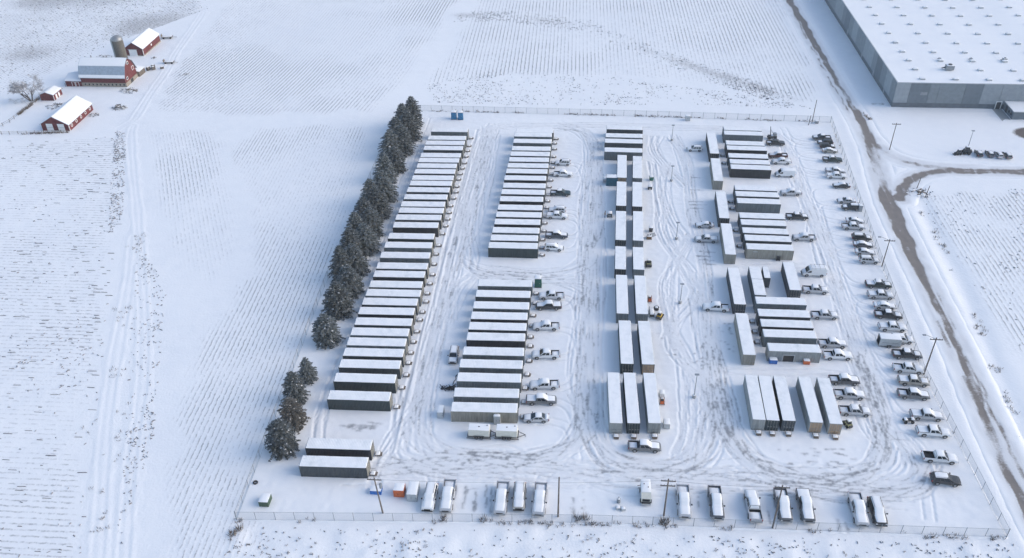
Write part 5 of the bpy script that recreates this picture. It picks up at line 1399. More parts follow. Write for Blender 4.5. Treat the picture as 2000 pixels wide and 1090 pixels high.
def car_spec(kind):
    """list of (name, mesh, is_paint, parent_index, location)"""
    S = []
    def add(n_, me, paint=False, par=-1, loc=(0, 0, 0)): S.append((n_, me, paint, par, loc)); return len(S)-1
    if kind in ('pk', 'pc'):
        hw, z0, wr_, wx = .97, .42, .41, (1.86, -1.78)
        rings = [rg(-1.0, hw, z0, 1.13), rg(1.05, hw, z0, 1.15), rg(1.3, hw, z0, 1.18), rg(2.2, hw, z0, 1.12), rg(2.68, .95, z0, 1.03), rg(2.88, .87, .5, .84)]
        gb, gt, zb, zr, wb, wt = (-.98, 1.28), (-.86, .42), 1.12, 1.84, .93, .74; hood = (1.32, 2.62, 1.17, 1.05)
    elif kind == 'suv':
        hw, z0, wr_, wx = .95, .40, .39, (1.45, -1.42)
        rings = [rg(-2.38, .86, .5, .98), rg(-2.25, .94, z0, 1.1), rg(.9, hw, z0, 1.08), rg(1.15, hw, z0, 1.08), rg(1.95, hw, z0, 1.0), rg(2.3, .9, z0, .92), rg(2.42, .82, .48, .76)]
        gb, gt, zb, zr, wb, wt = (-2.28, 1.12), (-1.98, .28), 1.06, 1.70, .90, .72; hood = (1.15, 2.2, 1.08, .95)
    elif kind == 'sed':
        hw, z0, wr_, wx = .91, .30, .34, (1.40, -1.38)
        rings = [rg(-2.4, .80, .45, .85), rg(-2.25, .88, z0, .98), rg(-1.4, hw, z0, 1.0), rg(.9, hw, z0, .96), rg(1.9, hw, z0, .86), rg(2.25, .86, z0, .78), rg(2.38, .78, .4, .66)]
        gb, gt, zb, zr, wb, wt = (-1.72, 1.0), (-1.02, .12), .95, 1.43, .86, .66; hood = (1.05, 2.2, .95, .80)
    else:
        hw, z0, wr_, wx = .99, .40, .37, (1.75, -1.75)
        rings = [rg(-2.85, .95, z0, 2.28), rg(-2.7, hw, z0, 2.36), rg(.9, hw, z0, 2.36), rg(1.25, hw, z0, 2.22), rg(2.0, hw, z0, 1.28), rg(2.55, .95, z0, 1.08), rg(2.78, .86, .5, .85)]
        hood = (2.02, 2.6, 1.28, 1.06)
    b = MB(); b.loft(rings)
    for s in (-1, 1):
        for x in wx:
            if kind in ('pk', 'pc') and x < 0: continue
            arch(b, x, s*hw, wr_+.09, z0)
    add('body', b.mesh('body', [None, M['trim']]), True)
    if kind in ('pk', 'pc'):
        b = MB(); ro = .955; ri = .84; za, zt_, zf = .45, 1.16, .72; x0, x1 = -2.86, -1.02
        O = lambda z: [(x0, -ro, z), (x1, -ro, z), (x1, ro, z), (x0, ro, z)]; I = lambda z: [(x0+.07, -ri, z), (x1-.07, -ri, z), (x1-.07, ri, z), (x0+.07, ri, z)]
        vs = O(za)+O(zt_)+I(zt_)+I(zf); fs = [(3, 2, 1, 0)]
        for l in range(3):
            for k in range(4): j = (k+1) % 4; fs.append((l*4+k, l*4+j, (l+1)*4+j, (l+1)*4+k))
        fs.append((12, 13, 14, 15)); b.add(vs, fs)
        for s in (-1, 1): arch(b, wx[1], s*ro, wr_+.10, za)
        add('cargo_bed', b.mesh('cargo_bed', [None, M['trim']]), True)
        if kind == 'pk':
            b = MB(); b.quad((x0+.08, -ri+.005, zf+.012), (x1-.08, -ri+.005, zf+.012), (x1-.08, ri-.005, zf+.012), (x0+.08, ri-.005, zf+.012))
            for s in (-1, 1): b.quad((x0+.08, s*(ri-.006), zf), (x1-.08, s*(ri-.006), zf), (x1-.08, s*(ri-.006), zt_-.03), (x0+.08, s*(ri-.006), zt_-.03))
            b.quad((x1-.078, -ri+.01, zf), (x1-.078, ri-.01, zf), (x1-.078, ri-.01, zt_-.03), (x1-.078, -ri+.01, zt_-.03)); add('bed_liner', b.mesh('bed_liner', [M['trim']]), par=1)
            b = MB(); b.add(*snow_pad((x0+.09, -ri+.02, zf+.17), (x1-.28, -ri+.02, zf+.12), (x1-.28, ri-.02, zf+.12), (x0+.09, ri-.02, zf+.17), .12, 5)); add('bed_snow', b.mesh('bed_snow', [M['snow']], True), par=1)
        else:
            b = MB(); b.box(x0+.02, x1-.02, -.92, .92, zt_+.004, zt_+.05); k = add('bed_cover', b.mesh('bed_cover', [M['trim']]), par=1)
            b = MB(); b.add(*snow_pad((x0+.03, -.92, zt_+.05), (x1-.03, -.92, zt_+.05), (x1-.03, .92, zt_+.05), (x0+.03, .92, zt_+.05), .09, 5)); add('bed_snow', b.mesh('bed_snow', [M['snow']], True), par=1)
        b = MB(); b.box(-2.93, -2.87, -.8, .8, .55, 1.13); add('tailgate', b.mesh('tailgate', [None]), True)
        b = MB(); b.box(-3.05, -2.94, -.9, .9, .5, .64); add('rear_bumper', b.mesh('rear_bumper', [M['chrome']]))
    rear = {'pk': -2.94, 'pc': -2.94, 'suv': -2.40, 'sed': -2.42, 'van': -2.87}[kind]; front = {'pk': 2.88, 'pc': 2.88, 'suv': 2.42, 'sed': 2.38, 'van': 2.78}[kind]
    if kind != 'van':
        b = MB()
        q = lambda xa, xb, hw_, z: [(xa, -hw_, z), (xb, -hw_, z), (xb, hw_, z), (xa, hw_, z)]
        b.loft([q(gb[0], gb[1], wb, zb-.03), q(gt[0]+.02*(gb[0]-gt[0]), gt[1]+.04*(gb[1]-gt[1]), wt+.01, zr-.05), q(gt[0]+.05, gt[1]-.05, wt-.08, zr)])
        ci = add('cab', b.mesh('cab', [None]), True)
        zt2 = zr-.05
        FR = [(gb[1], -wb, zb), (gb[1], wb, zb), (gt[1], wt+.01, zt2), (gt[1], -wt-.01, zt2)]; RE = [(gb[0], wb, zb), (gb[0], -wb, zb), (gt[0], -wt-.01, zt2), (gt[0], wt+.01, zt2)]
        LF = [(gb[1], wb, zb), (gb[0], wb, zb), (gt[0], wt+.01, zt2), (gt[1], wt+.01, zt2)]; RI = [(gb[0], -wb, zb), (gb[1], -wb, zb), (gt[1], -wt-.01, zt2), (gt[0], -wt-.01, zt2)]
        wi = add('windshield', pane(FR, .06, .94, .06, .94, .016, 'windshield'), par=ci); add('rear_window', pane(RE, .08, .92, .14, .9, .016, 'rear_window'), par=ci)
        cuts = {'pk': ((.10, .47), (.53, .90)), 'pc': ((.10, .47), (.53, .90)), 'suv': ((.10, .38), (.42, .62), (.66, .90)), 'sed': ((.12, .48), (.53, .88))}[kind]
        for u0, u1 in cuts:
            add('side_window', pane(LF, u0, u1, .12, .86, .016), par=ci); add('side_window', pane(RI, 1-u1, 1-u0, .12, .86, .016), par=ci)
        b = MB(); b.add(*snow_pad((gt[0]-.02, -wt, zr-.01), (gt[1]+.02, -wt, zr-.01), (gt[1]+.02, wt, zr-.01), (gt[0]-.02, wt, zr-.01), .075, 5, .03)); add('roof_snow', b.mesh('roof_snow', [M['snow']], True), par=ci)
        b = MB(); b.add(*snow_pad(*[bil(FR, u, v, .03) for u, v in ((.03, 0), (.97, 0), (.97, .98), (.03, .98))], .05, 4, .02)); add('windshield_snow', b.mesh('windshield_snow', [M['snow']], True), par=wi)
        if kind in ('pk', 'pc', 'sed'):
            b = MB(); b.add(*snow_pad(*[bil(RE, u, v, .03) for u, v in ((.1, .1), (.9, .1), (.9, .92), (.1, .92))], .04, 4, .02)); add('rear_snow', b.mesh('rear_snow', [M['snow']], True), par=ci)
        # one continuous blanket from hood over windshield to roof
        hx0, hx1, hza, hzb = hood; prof = [(hx1, hzb+.0, hw*.74), (hx1-.12, hzb+.06, hw*.76), ((hx0+hx1)/2, (hza+hzb)/2+.075, hw*.78), (gb[1]+.12, hza+.065, hw*.78), (gb[1]-.10, zb+.12, wb*.86), ((gb[1]+gt[1])/2, (zb+zr)/2+.055, (wb+wt)/2*.86), (gt[1]+.06, zr+.045, wt*.96), (gt[1]-.25, zr+.085, wt*.98), ((gt[0]+gt[1])/2, zr+.10, wt*.99), (gt[0]+.15, zr+.08, wt*.98), (gt[0]-.03, zr-.0, wt*.94)]
        vs = []; fs = []
        for i_, (px_, pz_, pw_) in enumerate(prof):
            for f_, dz_ in ((-1, -.09), (-.93, -.02), (-.5, .005), (0, .012), (.5, .005), (.93, -.02), (1, -.09)): vs.append((px_, pw_*f_, pz_+dz_))
        for i_ in range(len(prof)-1):
            for j_ in range(6): a_ = i_*7+j_; fs.append((a_, a_+1, a_+8, a_+7))
        b = MB(); b.add(vs, fs); add('snow_blanket', b.mesh('snow_blanket', [M['snow']], True))
        if kind == 'sed':
            b = MB(); b.add(*snow_pad((-2.3, -.72, .97), (-1.75, -.78, 1.0), (-1.75, .78, 1.0), (-2.3, .72, .97), .09, 4)); add('trunk_snow', b.mesh('trunk_snow', [M['snow']], True))
        if kind == 'suv':
            for s in (-1, 1): b = MB(); b.tube((gt[0]+.15, s*.62, zr+.12), (gt[1]-.15, s*.62, zr+.12), .025, n=5); add('roof_rail', b.mesh('roof_rail', [M['trim']]), par=ci)
    else:
        FR = [(1.96, -.90, 1.34), (1.96, .90, 1.34), (1.30, .90, 2.17), (1.30, -.90, 2.17)]; wi = add('windshield', pane(FR, .02, .98, .02, .98, .03, 'windshield'))
        for s in (-1, 1):
            LF = [(1.75, s*.995, 1.28), (.75, s*.995, 1.28), (.75, s*.97, 2.0), (1.15, s*.97, 2.0)]
            if s < 0: LF = [LF[1], LF[0], LF[3], LF[2]]
            add('side_window', pane(LF, .05, .95, .05, .95, .015))
            b = MB(); b.box(-2.4, .55, s*.985-.01, s*.985+.01, .42, .5); add('side_trim', b.mesh('side_trim', [M['trim']]))
        b = MB(); b.add(*snow_pad((-2.75, -.85, 2.355), (.9, -.85, 2.355), (.9, .85, 2.355), (-2.75, .85, 2.355), .09, 6, .02)); add('roof_snow', b.mesh('roof_snow', [M['snow']], True))
        for y in (-.035, .035): pass
        b = MB(); b.box(-2.875, -2.852, -.02, .02, .5, 2.2); add('door_seam', b.mesh('door_seam', [M['trim']]))
    x0, x1, za, zb_ = hood; hwid = hw*.80
    b = MB(); b.add(*snow_pad((x0, -hwid, za), (x1, -hwid*.97, zb_), (x1, hwid*.97, zb_), (x0, hwid, za), .085, 5, .02)); add('hood_snow', b.mesh('hood_snow', [M['snow']], True))
    b = MB(); b.box(front-.02, front+.1, -hw*.86, hw*.86, .44, .60); add('front_bumper', b.mesh('front_bumper', [M['chrome'] if kind in ('pk', 'pc') else M['trim']]))
    b = MB(); zg = .72 if kind != 'sed' else .6; b.box(front-.06, front+.02, -hw*.5, hw*.5, zg-.1, zg+.1); add('grille', b.mesh('grille', [M['trim']]))
    for s in (-1, 1):
        b = MB(); b.box(front-.14, front+.005, s*hw*.72-.14, s*hw*.72+.14, zg-.02, zg+.12); add('headlight', b.mesh('headlight', [M['lamp']]))
        zt_ = {'pk': .95, 'pc': .95, 'suv': .92, 'sed': .8, 'van': 1.1}[kind]
        b = MB(); b.box(rear-.02, rear+.1, s*(hw-.11)-.08, s*(hw-.11)+.09, zt_-.16, zt_+.16); add('taillight', b.mesh('taillight', [M['red']]))
        mx_ = {'pk': 1.0, 'pc': 1.0, 'suv': .85, 'sed': .72, 'van': 1.62}[kind]; mz = {'sed': .98, 'van': 1.4}.get(kind, 1.2)
        b = MB(); b.bbox(mx_-.09, mx_+.07, min(s*(hw-.02), s*(hw+.2)), max(s*(hw-.02), s*(hw+.2)), mz-.02, mz+.17, .02); add('mirror', b.mesh('mirror', [M['trim']]))
        for x in wx:
            k = add('wheel', WH[kind][0], loc=(x, s*(hw-.10), wr_)); add('rim', WH[kind][1], par=k)
    return S
WH = {'pk': wheel_meshes(.41, .26), 'suv': wheel_meshes(.39, .25), 'sed': wheel_meshes(.34, .22), 'van': wheel_meshes(.37, .24)}; WH['pc'] = WH['pk']
SPEC = {k: car_spec(k) for k in ('pk', 'pc', 'suv', 'sed', 'van')}
KN = {'pk': ('pickup_truck', 'pickup truck'), 'pc': ('pickup_truck', 'pickup truck'), 'suv': ('suv', 'suv'), 'sed': ('sedan_car', 'sedan'), 'van': ('cargo_van', 'van')}
def put_car(kind, col, x, y, rz, label, group, sc, drop=(), z=None):
    t = thing(KN[kind][0], label, KN[kind][1], (x, y, (yard_h(x, y) if z is None else z)), rz, group, (sc, sc, sc)); L = []
    for n_, me, paint, par, loc in SPEC[kind]:
        if n_ in drop: L.append(None); continue
        o = obj(n_, me, (L[par] if par >= 0 and L[par] is not None else t), loc if any(loc) else None)
        if paint: o.material_slots[0].link = 'OBJECT'; o.material_slots[0].material = PM[col]
        L.append(o)
    return t
RN = {'D': 'beside the far second-row block', 'E': 'beside the near second-row block', 'K': 'left of the lengthwise right-hand chain', 'J': 'right of the right-hand blocks', 'R': 'in the right fence line', 'S': 'along the near fence', 'F': 'beside the far loader'}
DESC = {'pk': '%s pickup with open bed', 'pc': '%s pickup with snowed-over bed', 'suv': '%s snow-topped SUV', 'sed': '%s snow-covered sedan', 'van': '%s cargo van'}
cn = {}
rc = random.Random(99)
for row, kind, col, hd, x, y in CARS:
    cn[row] = cn.get(row, 0)+1; i = cn[row]
    sc = float(np.interp(y, [110, 215], [1.0, .89])); yaw = {'E': 0, 'W': math.pi, 'S': -math.pi/2, 'N': math.pi/2}[hd]
    if row == 'R': yaw += R(-2.7)
    if row == 'E': yaw += R(3)
    yaw += rc.gauss(0, .02)
    sc *= 1.09 if row == 'S' else .96
    if row == 'F': sc = .74
    d = DESC[kind] % PAINT[col][0]
    if row == 'W': lab = 'silver boxy SUV alone left of the near second-row block'
    elif row == 'I': lab = 'grey pickup with open bed in front of the middle trio of containers'
    elif row in 'SF': lab = '%s, %s from the left %s' % (d, ordw(i), RN[row])
    else: lab = '%s, %s from the far end %s' % (d, ordw(i), RN[row])
    drop = []
    if kind in ('pk', 'pc', 'suv', 'sed'):
        if row not in 'S' and rc.random() < .45: drop.append('windshield_snow')
        if rc.random() < .5: drop.append('rear_snow')
    if col in ('black', 'green', 'teal') and row in 'RJDF' and kind in ('pk', 'pc', 'suv'):
        if rc.random() < .55: drop.append('hood_snow')
        if rc.random() < .35: drop.append('roof_snow')
        drop.append('windshield_snow')
    if kind == 'pk' and rc.random() < (.0 if row == 'S' else .2): drop.append('bed_snow')
    if kind != 'van':
        if 'windshield_snow' in drop or 'hood_snow' in drop: drop.append('snow_blanket')
        else: drop += ['windshield_snow', 'hood_snow', 'roof_snow']
    put_car(kind, col, x, y, yaw, lab, {'R': 'vehicles along the right fence', 'S': 'vehicles along the near fence', 'J': 'vehicles right of the container blocks'}.get(row, 'parked vehicles'), sc, drop)
# roof rack on the nearer cargo van
for o in [o for o in bpy.data.objects if o.name.startswith('cargo_van') and abs(o.location.y-160.58) < .2]:
    b = MB()
    for x in (-2.3, -1.2, -.1, .8): b.tube((x, -.9, 2.55), (x, .9, 2.55), .03, n=5); b.tube((x, -.9, 2.3), (x, -.9, 2.55), .03, n=5); b.tube((x, .9, 2.3), (x, .9, 2.55), .03, n=5)
    for y in (-.9, .9): b.tube((-2.4, y, 2.55), (.9, y, 2.55), .03, n=5)
    obj('roof_rack', b.mesh('roof_rack', [M['galv']]), o)
# ------------------------------------------------------------------ small things in the yard
def cap(t, x0, x1, y0, y1, z, th=.09, nm='snow_cap'):
    b = MB(); b.add(*snow_pad((x0, y0, z), (x1, y0, z), (x1, y1, z), (x0, y1, z), th, 5, .01)); return obj(nm, b.mesh(nm, [M['snow']], True), t)
def part(t, nm, mat, fn, smooth=False):
    b = MB(); fn(b); return obj(nm, b.mesh(nm, [M[mat]], smooth), t)
def at_(k, dx=0, dy=0): x, y = PT[k]; return (x+dx, y+dy, yard_h(x+dx, y+dy))
def toilet(loc, mat, label, rz=0.0):
    t = thing('portable_toilet', label, 'portable toilet', loc, rz, 'portable toilets', (1.3, 1.3, 1.08))
    part(t, 'cabin', mat, lambda b: b.bbox(-.56, .56, -.56, .56, .08, 2.1, .04)); part(t, 'skid', 'darkst', lambda b: b.box(-.6, .6, -.6, .6, 0, .08))
    d = part(t, 'door', mat, lambda b: b.box(-.42, .42, -.6, -.565, .14, 1.95)); part(d, 'latch', 'lgrey', lambda b: b.box(.26, .34, -.63, -.6, 1.0, 1.12))
    for s in (-1, 1): part(t, 'side_vent', 'darkst', lambda b: b.box(min(s*.565, s*.58), max(s*.565, s*.58), -.35, .35, 1.75, 1.95))
    part(t, 'roof', 'lgrey', lambda b: b.loft([[(-.58, -.58, 2.1), (.58, -.58, 2.1), (.58, .58, 2.1), (-.58, .58, 2.1)], [(-.3, -.3, 2.28), (.3, -.3, 2.28), (.3, .3, 2.28), (-.3, .3, 2.28)]]))
    cap(t, -.56, .56, -.56, .56, 2.2, .12); part(t, 'vent_pipe', 'darkst', lambda b: b.tube((.42, .42, 2.0), (.42, .42, 2.55), .05))
toilet(at_('toilet1'), 'toilet', 'left of two blue portable toilets at the far fence'); toilet(at_('toilet2'), 'toilet', 'right of two blue portable toilets at the far fence', .05)
toilet(at_('toilet3', 0, .5), 'tgreen', 'dark green portable toilet at the far end of the near second-row block')
def genset(loc, label):
    t = thing('generator_trailer', label, 'generator', loc, 0, 'generator trailers', (1.08, 1.08, 1.08))
    part(t, 'chassis', 'darkst', lambda b: (b.box(-1.9, 1.9, -.85, -.7, .42, .58), b.box(-1.9, 1.9, .7, .85, .42, .58), b.box(-1.9, -1.75, -.7, .7, .42, .58), b.box(1.75, 1.9, -.7, .7, .42, .58), b.box(-.1, .1, -.7, .7, .42, .58)))
    e = part(t, 'enclosure', 'cream', lambda b: b.bbox(-1.75, 1.75, -.8, .8, .6, 1.95, .06))
    for x in (-1.15, -.02, 1.1): d = part(e, 'access_door', 'cream', lambda b: b.box(x-.5, x+.5, -.83, -.8, .72, 1.75)); 
    for s in (-1, 1):
        for y in (-.9, .9): 
            w_ = obj('wheel', WH['sed'][0], t, (s*.42, y, .34)); obj('rim', WH['sed'][1], w_)
        part(t, 'fender', 'darkst', lambda b: b.box(s*.42-.42, s*.42+.42, -1.05, -.85, .7, .76))
    part(t, 'drawbar', 'darkst', lambda b: (b.tube((1.9, .6, .5), (3.0, 0, .5), .06), b.tube((1.9, -.6, .5), (3.0, 0, .5), .06), b.tube((3.0, 0, 0), (3.0, 0, .6), .04)))
    part(t, 'exhaust', 'darkst', lambda b: b.tube((1.3, .3, 1.95), (1.3, .3, 2.2), .07)); part(t, 'lifting_eye', 'darkst', lambda b: b.box(-.12, .12, -.04, .04, 1.95, 2.12))
    part(t, 'light_mast', 'darkst', lambda b: b.box(-2.0, 2.0, -1.12, -1.02, .36, .46)); cap(t, -1.72, 1.72, -.78, .78, 1.955, .05)
genset(at_('gen1', 0, .5), 'left of two cream generator trailers below the second row'); genset(at_('gen2', 0, .5), 'right of two cream generator trailers below the second row')
def cabinet(loc, w_, d_, h_, mat, label, name='utility_cabinet', cat='cabinet', rz=0.0, lid=None, doors=2):
    t = thing(name, label, cat, loc, rz)
    part(t, 'housing', mat, lambda b: b.bbox(-w_/2, w_/2, -d_/2, d_/2, .06, h_, .03)); part(t, 'plinth', 'darkst', lambda b: b.box(-w_/2+.04, w_/2-.04, -d_/2+.04, d_/2-.04, -.05, .06))
    for k in range(doors):
        a = -w_/2+.05+(w_-.1)*k/doors; c = -w_/2+.05+(w_-.1)*(k+1)/doors
        d = part(t, 'door', mat, lambda b: b.box(a+.02, c-.02, -d_/2-.03, -d_/2, .14, h_-.12)); part(d, 'handle', 'darkst', lambda b: b.box(c-.12, c-.07, -d_/2-.06, -d_/2-.03, h_*.45, h_*.6))
    cap(t, -w_/2, w_/2, -d_/2, d_/2, h_+.003, .1); return t
cabinet(at_('cab1', 0, .25), 1.2, .8, 2.1, 'lgrey', 'tall pale electrical cabinet behind the generator trailers')
cabinet(at_('cab2', 0, 1.0), 1.1, 1.9, 1.5, 'lgrey', 'pale snow-topped box left of the nearest second-row container', doors=1)
cabinet(at_('bluebin', 0, .6), 1.9, 1.3, .95, 'blue', 'bright blue snow-topped bin beside the leaning pole', 'storage_bin', 'bin', 0, None, 1)
def hut(loc, w_, d_, h_, mat, label, rz=0.0):
    return cabinet(loc, w_, d_, h_, mat, label, 'storage_box', 'storage box', rz, None, 2)
cabinet(at_('orangebin', 0, 1.0), 1.75, 1.7, 1.65, 'orange', 'orange snow-topped storage box left of the grey box', 'storage_box', 'storage box')
cabinet(at_('greybox', 0, 1.5), 1.7, 3.0, 1.7, 'lgrey', 'grey-blue snow-topped storage box beside the white SUV', 'storage_box', 'storage box')
cabinet(at_('greenbox', 0, .9), 1.6, 1.9, 1.15, 'green', 'green transformer box in the near left yard corner', 'transformer_box', 'transformer')
t = thing('teal_hut', 'teal metal hut left of the middle row', 'hut', at_('teal', .1, .9))
part(t, 'walls', 'teal', lambda b: b.box(-1.45, 1.45, -.85, .85, 0, 2.4)); part(t, 'door', 'teal', lambda b: b.box(.2, 1.1, -.9, -.855, .1, 2.0)); part(t, 'roof_edge', 'darkst', lambda b: b.box(-1.5, 1.5, -.9, .9, 2.4, 2.46)); cap(t, -1.48, 1.48, -.88, .88, 2.465, .1)
for x in (-1.1, -.4): part(t, 'rib', 'teal', lambda b: b.box(x-.04, x+.04, -.9, -.855, .1, 2.3))
def rack(loc, w_, d_, h_, label, mat='galv', rz=0.0):
    t = thing('steel_rack', label, 'rack', loc, rz)
    for sx in (-1, 1):
        for sy in (-1, 1): part(t, 'post', mat, lambda b: b.box(sx*w_/2-.04, sx*w_/2+.04, sy*d_/2-.04, sy*d_/2+.04, 0, h_))
    for z in (.25, h_*.6): part(t, 'shelf', mat, lambda b: b.box(-w_/2, w_/2, -d_/2, d_/2, z, z+.05))
    cap(t, -w_/2, w_/2, -d_/2, d_/2, h_*.6+.055, .1)
rack(at_('rack', 0, .6), .9, 1.4, 1.9, 'grey steel rack left of the teal hut'); rack(at_('shelf', .3, .7), .9, 2.2, 1.2, 'low dark rack beside the middle row near the yellow machine', 'darkst')
def bin_(loc, label, mat='darkst'):
    t = thing('wheelie_bin', label, 'bin', loc, random.uniform(-.3, .3))
    part(t, 'tub', mat, lambda b: b.loft([[(-.38, -.4, .12), (.38, -.4, .12), (.38, .4, .12), (-.38, .4, .12)], [(-.48, -.5, 1.15), (.48, -.5, 1.15), (.48, .5, 1.15), (-.48, .5, 1.15)]])); part(t, 'lid', mat, lambda b: b.box(-.52, .52, -.55, .55, 1.15, 1.22))
    for s in (-1, 1): part(t, 'wheel', 'rubber', lambda b: b.tube((s*.3-.05, .4, .12), (s*.3+.05, .4, .12), .12, n=8))
    cap(t, -.5, .5, -.52, .52, 1.225, .12)
bin_(at_('bin1'), 'dark bin right of the middle row far end', 'tgreen'); bin_(at_('bin2'), 'dark bin near the pallet right of the middle row')
def pallet(loc, label, mat='brownj'):
    t = thing('loaded_pallet', label, 'pallet', loc)
    for y in (-.5, 0, .5): part(t, 'runner', 'wood', lambda b: b.box(-.6, .6, y-.05, y+.05, 0, .1))
    part(t, 'deck', 'wood', lambda b: b.box(-.62, .62, -.6, .6, .1, .14))
    part(t, 'crate', mat, lambda b: b.bbox(-.55, .55, -.5, .5, .14, .75, .03)); cap(t, -.55, .55, -.5, .5, .753, .1)
    for x in (-.3, .25): part(t, 'canister', 'darkst', lambda b: b.lathe([(.1, .8), (.13, .82), (.13, 1.1), (.04, 1.15)], 8, x, 0))
pallet(at_('pallet', .4, .5), 'pallet with a brown crate against the middle row')
t = thing('leaning_panel', 'dark flat panel lying tilted in the snow beside the pallet', 'panel', at_('panel', 0, .3), .6); part(t, 'board', 'galv', lambda b: b.add([(-.6, -.4, .02), (.6, -.4, .02), (.6, .4, .5), (-.6, .4, .5), (-.6, -.4, .06), (.6, -.4, .06), (.6, .4, .54), (-.6, .4, .54)], [(3, 2, 1, 0), (4, 5, 6, 7), (0, 1, 5, 4), (1, 2, 6, 5), (2, 3, 7, 6), (3, 0, 4, 7)])); part(t, 'prop', 'darkst', lambda b: b.tube((0, .4, 0), (0, .38, .5), .03))
def cart(loc, label, mat='darkst'):
    t = thing('hand_cart', label, 'cart', loc, random.uniform(-.4, .4))
    part(t, 'tray', mat, lambda b: b.bbox(-.55, .55, -.45, .45, .35, .8, .04))
    for sx in (-.38, .38):
        for sy in (-.4, .4): part(t, 'wheel', 'rubber', lambda b: b.tube((sx, sy-.06, .18), (sx, sy+.06, .18), .18, n=9))
    part(t, 'handle', 'galv', lambda b: (b.tube((.55, -.3, .7), (.85, -.3, 1.1), .025), b.tube((.55, .3, .7), (.85, .3, 1.1), .025), b.tube((.85, -.3, 1.1), (.85, .3, 1.1), .025))); cap(t, -.52, .52, -.42, .42, .802, .14)
cart(at_('cart2', .2, .5), 'snowy hand cart right of the middle row below the dark bin')
t = thing('air_heater', 'dark heater unit with thick snow cap beside the standing worker', 'heater', at_('cart', .1, .7), 0)
part(t, 'casing', 'darkst', lambda b: b.bbox(-.6, .6, -.55, .55, .12, 1.05, .05)); part(t, 'grille', 'galv', lambda b: b.box(-.4, .4, -.59, -.555, .3, .85)); part(t, 'skid', 'trim', lambda b: (b.box(-.6, -.45, -.6, .6, 0, .12), b.box(.45, .6, -.6, .6, 0, .12))); cap(t, -.58, .58, -.52, .52, 1.053, .28)
def machine(loc, label, mat, s=1.0, rz=0.0, name='compact_loader', cat='loader'):
    t = thing(name, label, cat, loc, rz, None, (s, s, s))
    part(t, 'hull', mat, lambda b: b.bbox(-.9, .7, -.5, .5, .35, 1.05, .06))
    part(t, 'engine_cover', 'darkst', lambda b: b.bbox(-1.15, -.9, -.45, .45, .4, 1.0, .04))
    c_ = part(t, 'cab', 'glass', lambda b: b.loft([[(-.55, -.45, 1.05), (.5, -.45, 1.05), (.5, .45, 1.05), (-.55, .45, 1.05)], [(-.45, -.4, 1.75), (.3, -.4, 1.75), (.3, .4, 1.75), (-.45, .4, 1.75)]])); part(c_, 'cab_roof', mat, lambda b: b.bbox(-.52, .38, -.45, .45, 1.75, 1.83, .03)); cap(t, -.5, .36, -.43, .43, 1.832, .08)
    for sx in (-.55, .45):
        for sy in (-.58, .58): part(t, 'wheel', 'rubber', lambda b: b.tube((sx, sy-.13, .36), (sx, sy+.13, .36), .36, n=12))
    for sy in (-.46, .46): part(t, 'lift_arm', mat, lambda b: b.tube((-.8, sy, 1.15), (1.0, sy, .5), .07, n=5))
    part(t, 'bucket', 'darkst', lambda b: b.prism([(-.75, .1), (.75, .1), (.75, .6), (-.75, .6)], 1.0, 1.1)); part(t, 'bucket_floor', 'darkst', lambda b: b.box(1.1, 1.6, -.75, .75, .08, .14))
    return t
machine(at_('yellow', 0, .5), 'yellow compact loader right of the middle row', 'yellow', .85, 1.2)
machine(at_('yellow2', 0, .5), 'khaki compact loader beside the rightmost end-on container', 'khaki', .8, 1.9)
machine(at_('machine', .3, .8), 'greenish machine parked against the middle row', 'khaki', .95, 1.57)
machine(at_('loader'), 'dark front-end loader parked on the warehouse lot', 'darkst', 1.15, 3.0, 'wheel_loader', 'loader')
machine(at_('loader', -2.2, -.6), 'small dark snow blower machine left of the wheel loader', 'darkst', .8, 3.3)
def smallgen(loc, label, mat, rz=0.0):
    t = thing('portable_generator', label, 'generator', loc, rz)
    part(t, 'housing', mat, lambda b: b.bbox(-.35, .35, -.55, .55, .2, .85, .05)); part(t, 'tank', 'darkst', lambda b: b.bbox(-.28, .28, -.4, .1, .85, 1.0, .04)); part(t, 'frame', 'darkst', lambda b: [b.tube((sx*.4, -.6, 0), (sx*.4, -.6, 1.05), .03) and b.tube((sx*.4, .6, 0), (sx*.4, .6, 1.05), .03) and b.tube((sx*.4, -.6, 1.05), (sx*.4, .6, 1.05), .03) for sx in (-1, 1)])
    for s in (-1, 1): part(t, 'wheel', 'rubber', lambda b: b.tube((s*.38-.05, -.4, .16), (s*.38+.05, -.4, .16), .16, n=8))
    cap(t, -.3, .3, .1, .5, .853, .08)
smallgen(at_('orangegen', .1, .6), 'orange portable generator right of the middle row', 'orange'); smallgen(at_('orange3', .1, .4), 'orange portable generator beside the right container of the trio', 'orange')
cabinet(at_('white3', .1, .9), .9, 1.1, .9, 'white', 'low white box behind the orange generator by the trio', 'equipment_box', 'equipment box', 0, None, 1)
cabinet(at_('cab3', 0, .8), 1.1, 1.5, 1.2, 'lgrey', 'pale snow-topped cabinet right of the trio near end', doors=1)
t = thing('cable_spool', 'dark cable spool lying right of the middle row', 'spool', at_('spool', 0, .4)); part(t, 'flange', 'darkst', lambda b: b.lathe([(.55, .0), (.55, .08)], 14)); part(t, 'drum', 'rubber', lambda b: b.lathe([(.35, .08), (.35, .5)], 12)); part(t, 'flange', 'darkst', lambda b: b.lathe([(.55, .5), (.55, .58), (.3, .58)], 14)); cap(t, -.3, .3, -.3, .3, .59, .1)
cabinet(at_('blue4', 0, .6), 1.5, 1.1, .95, 'blue', 'blue snow-topped bin against the nearest right-hand container', 'storage_bin', 'bin', 0, None, 1)
cabinet(at_('orange4', 0, .5), 1.2, 1.0, .9, 'orange', 'orange snow-topped bin against the nearest right-hand container', 'storage_bin', 'bin', 0, None, 1)
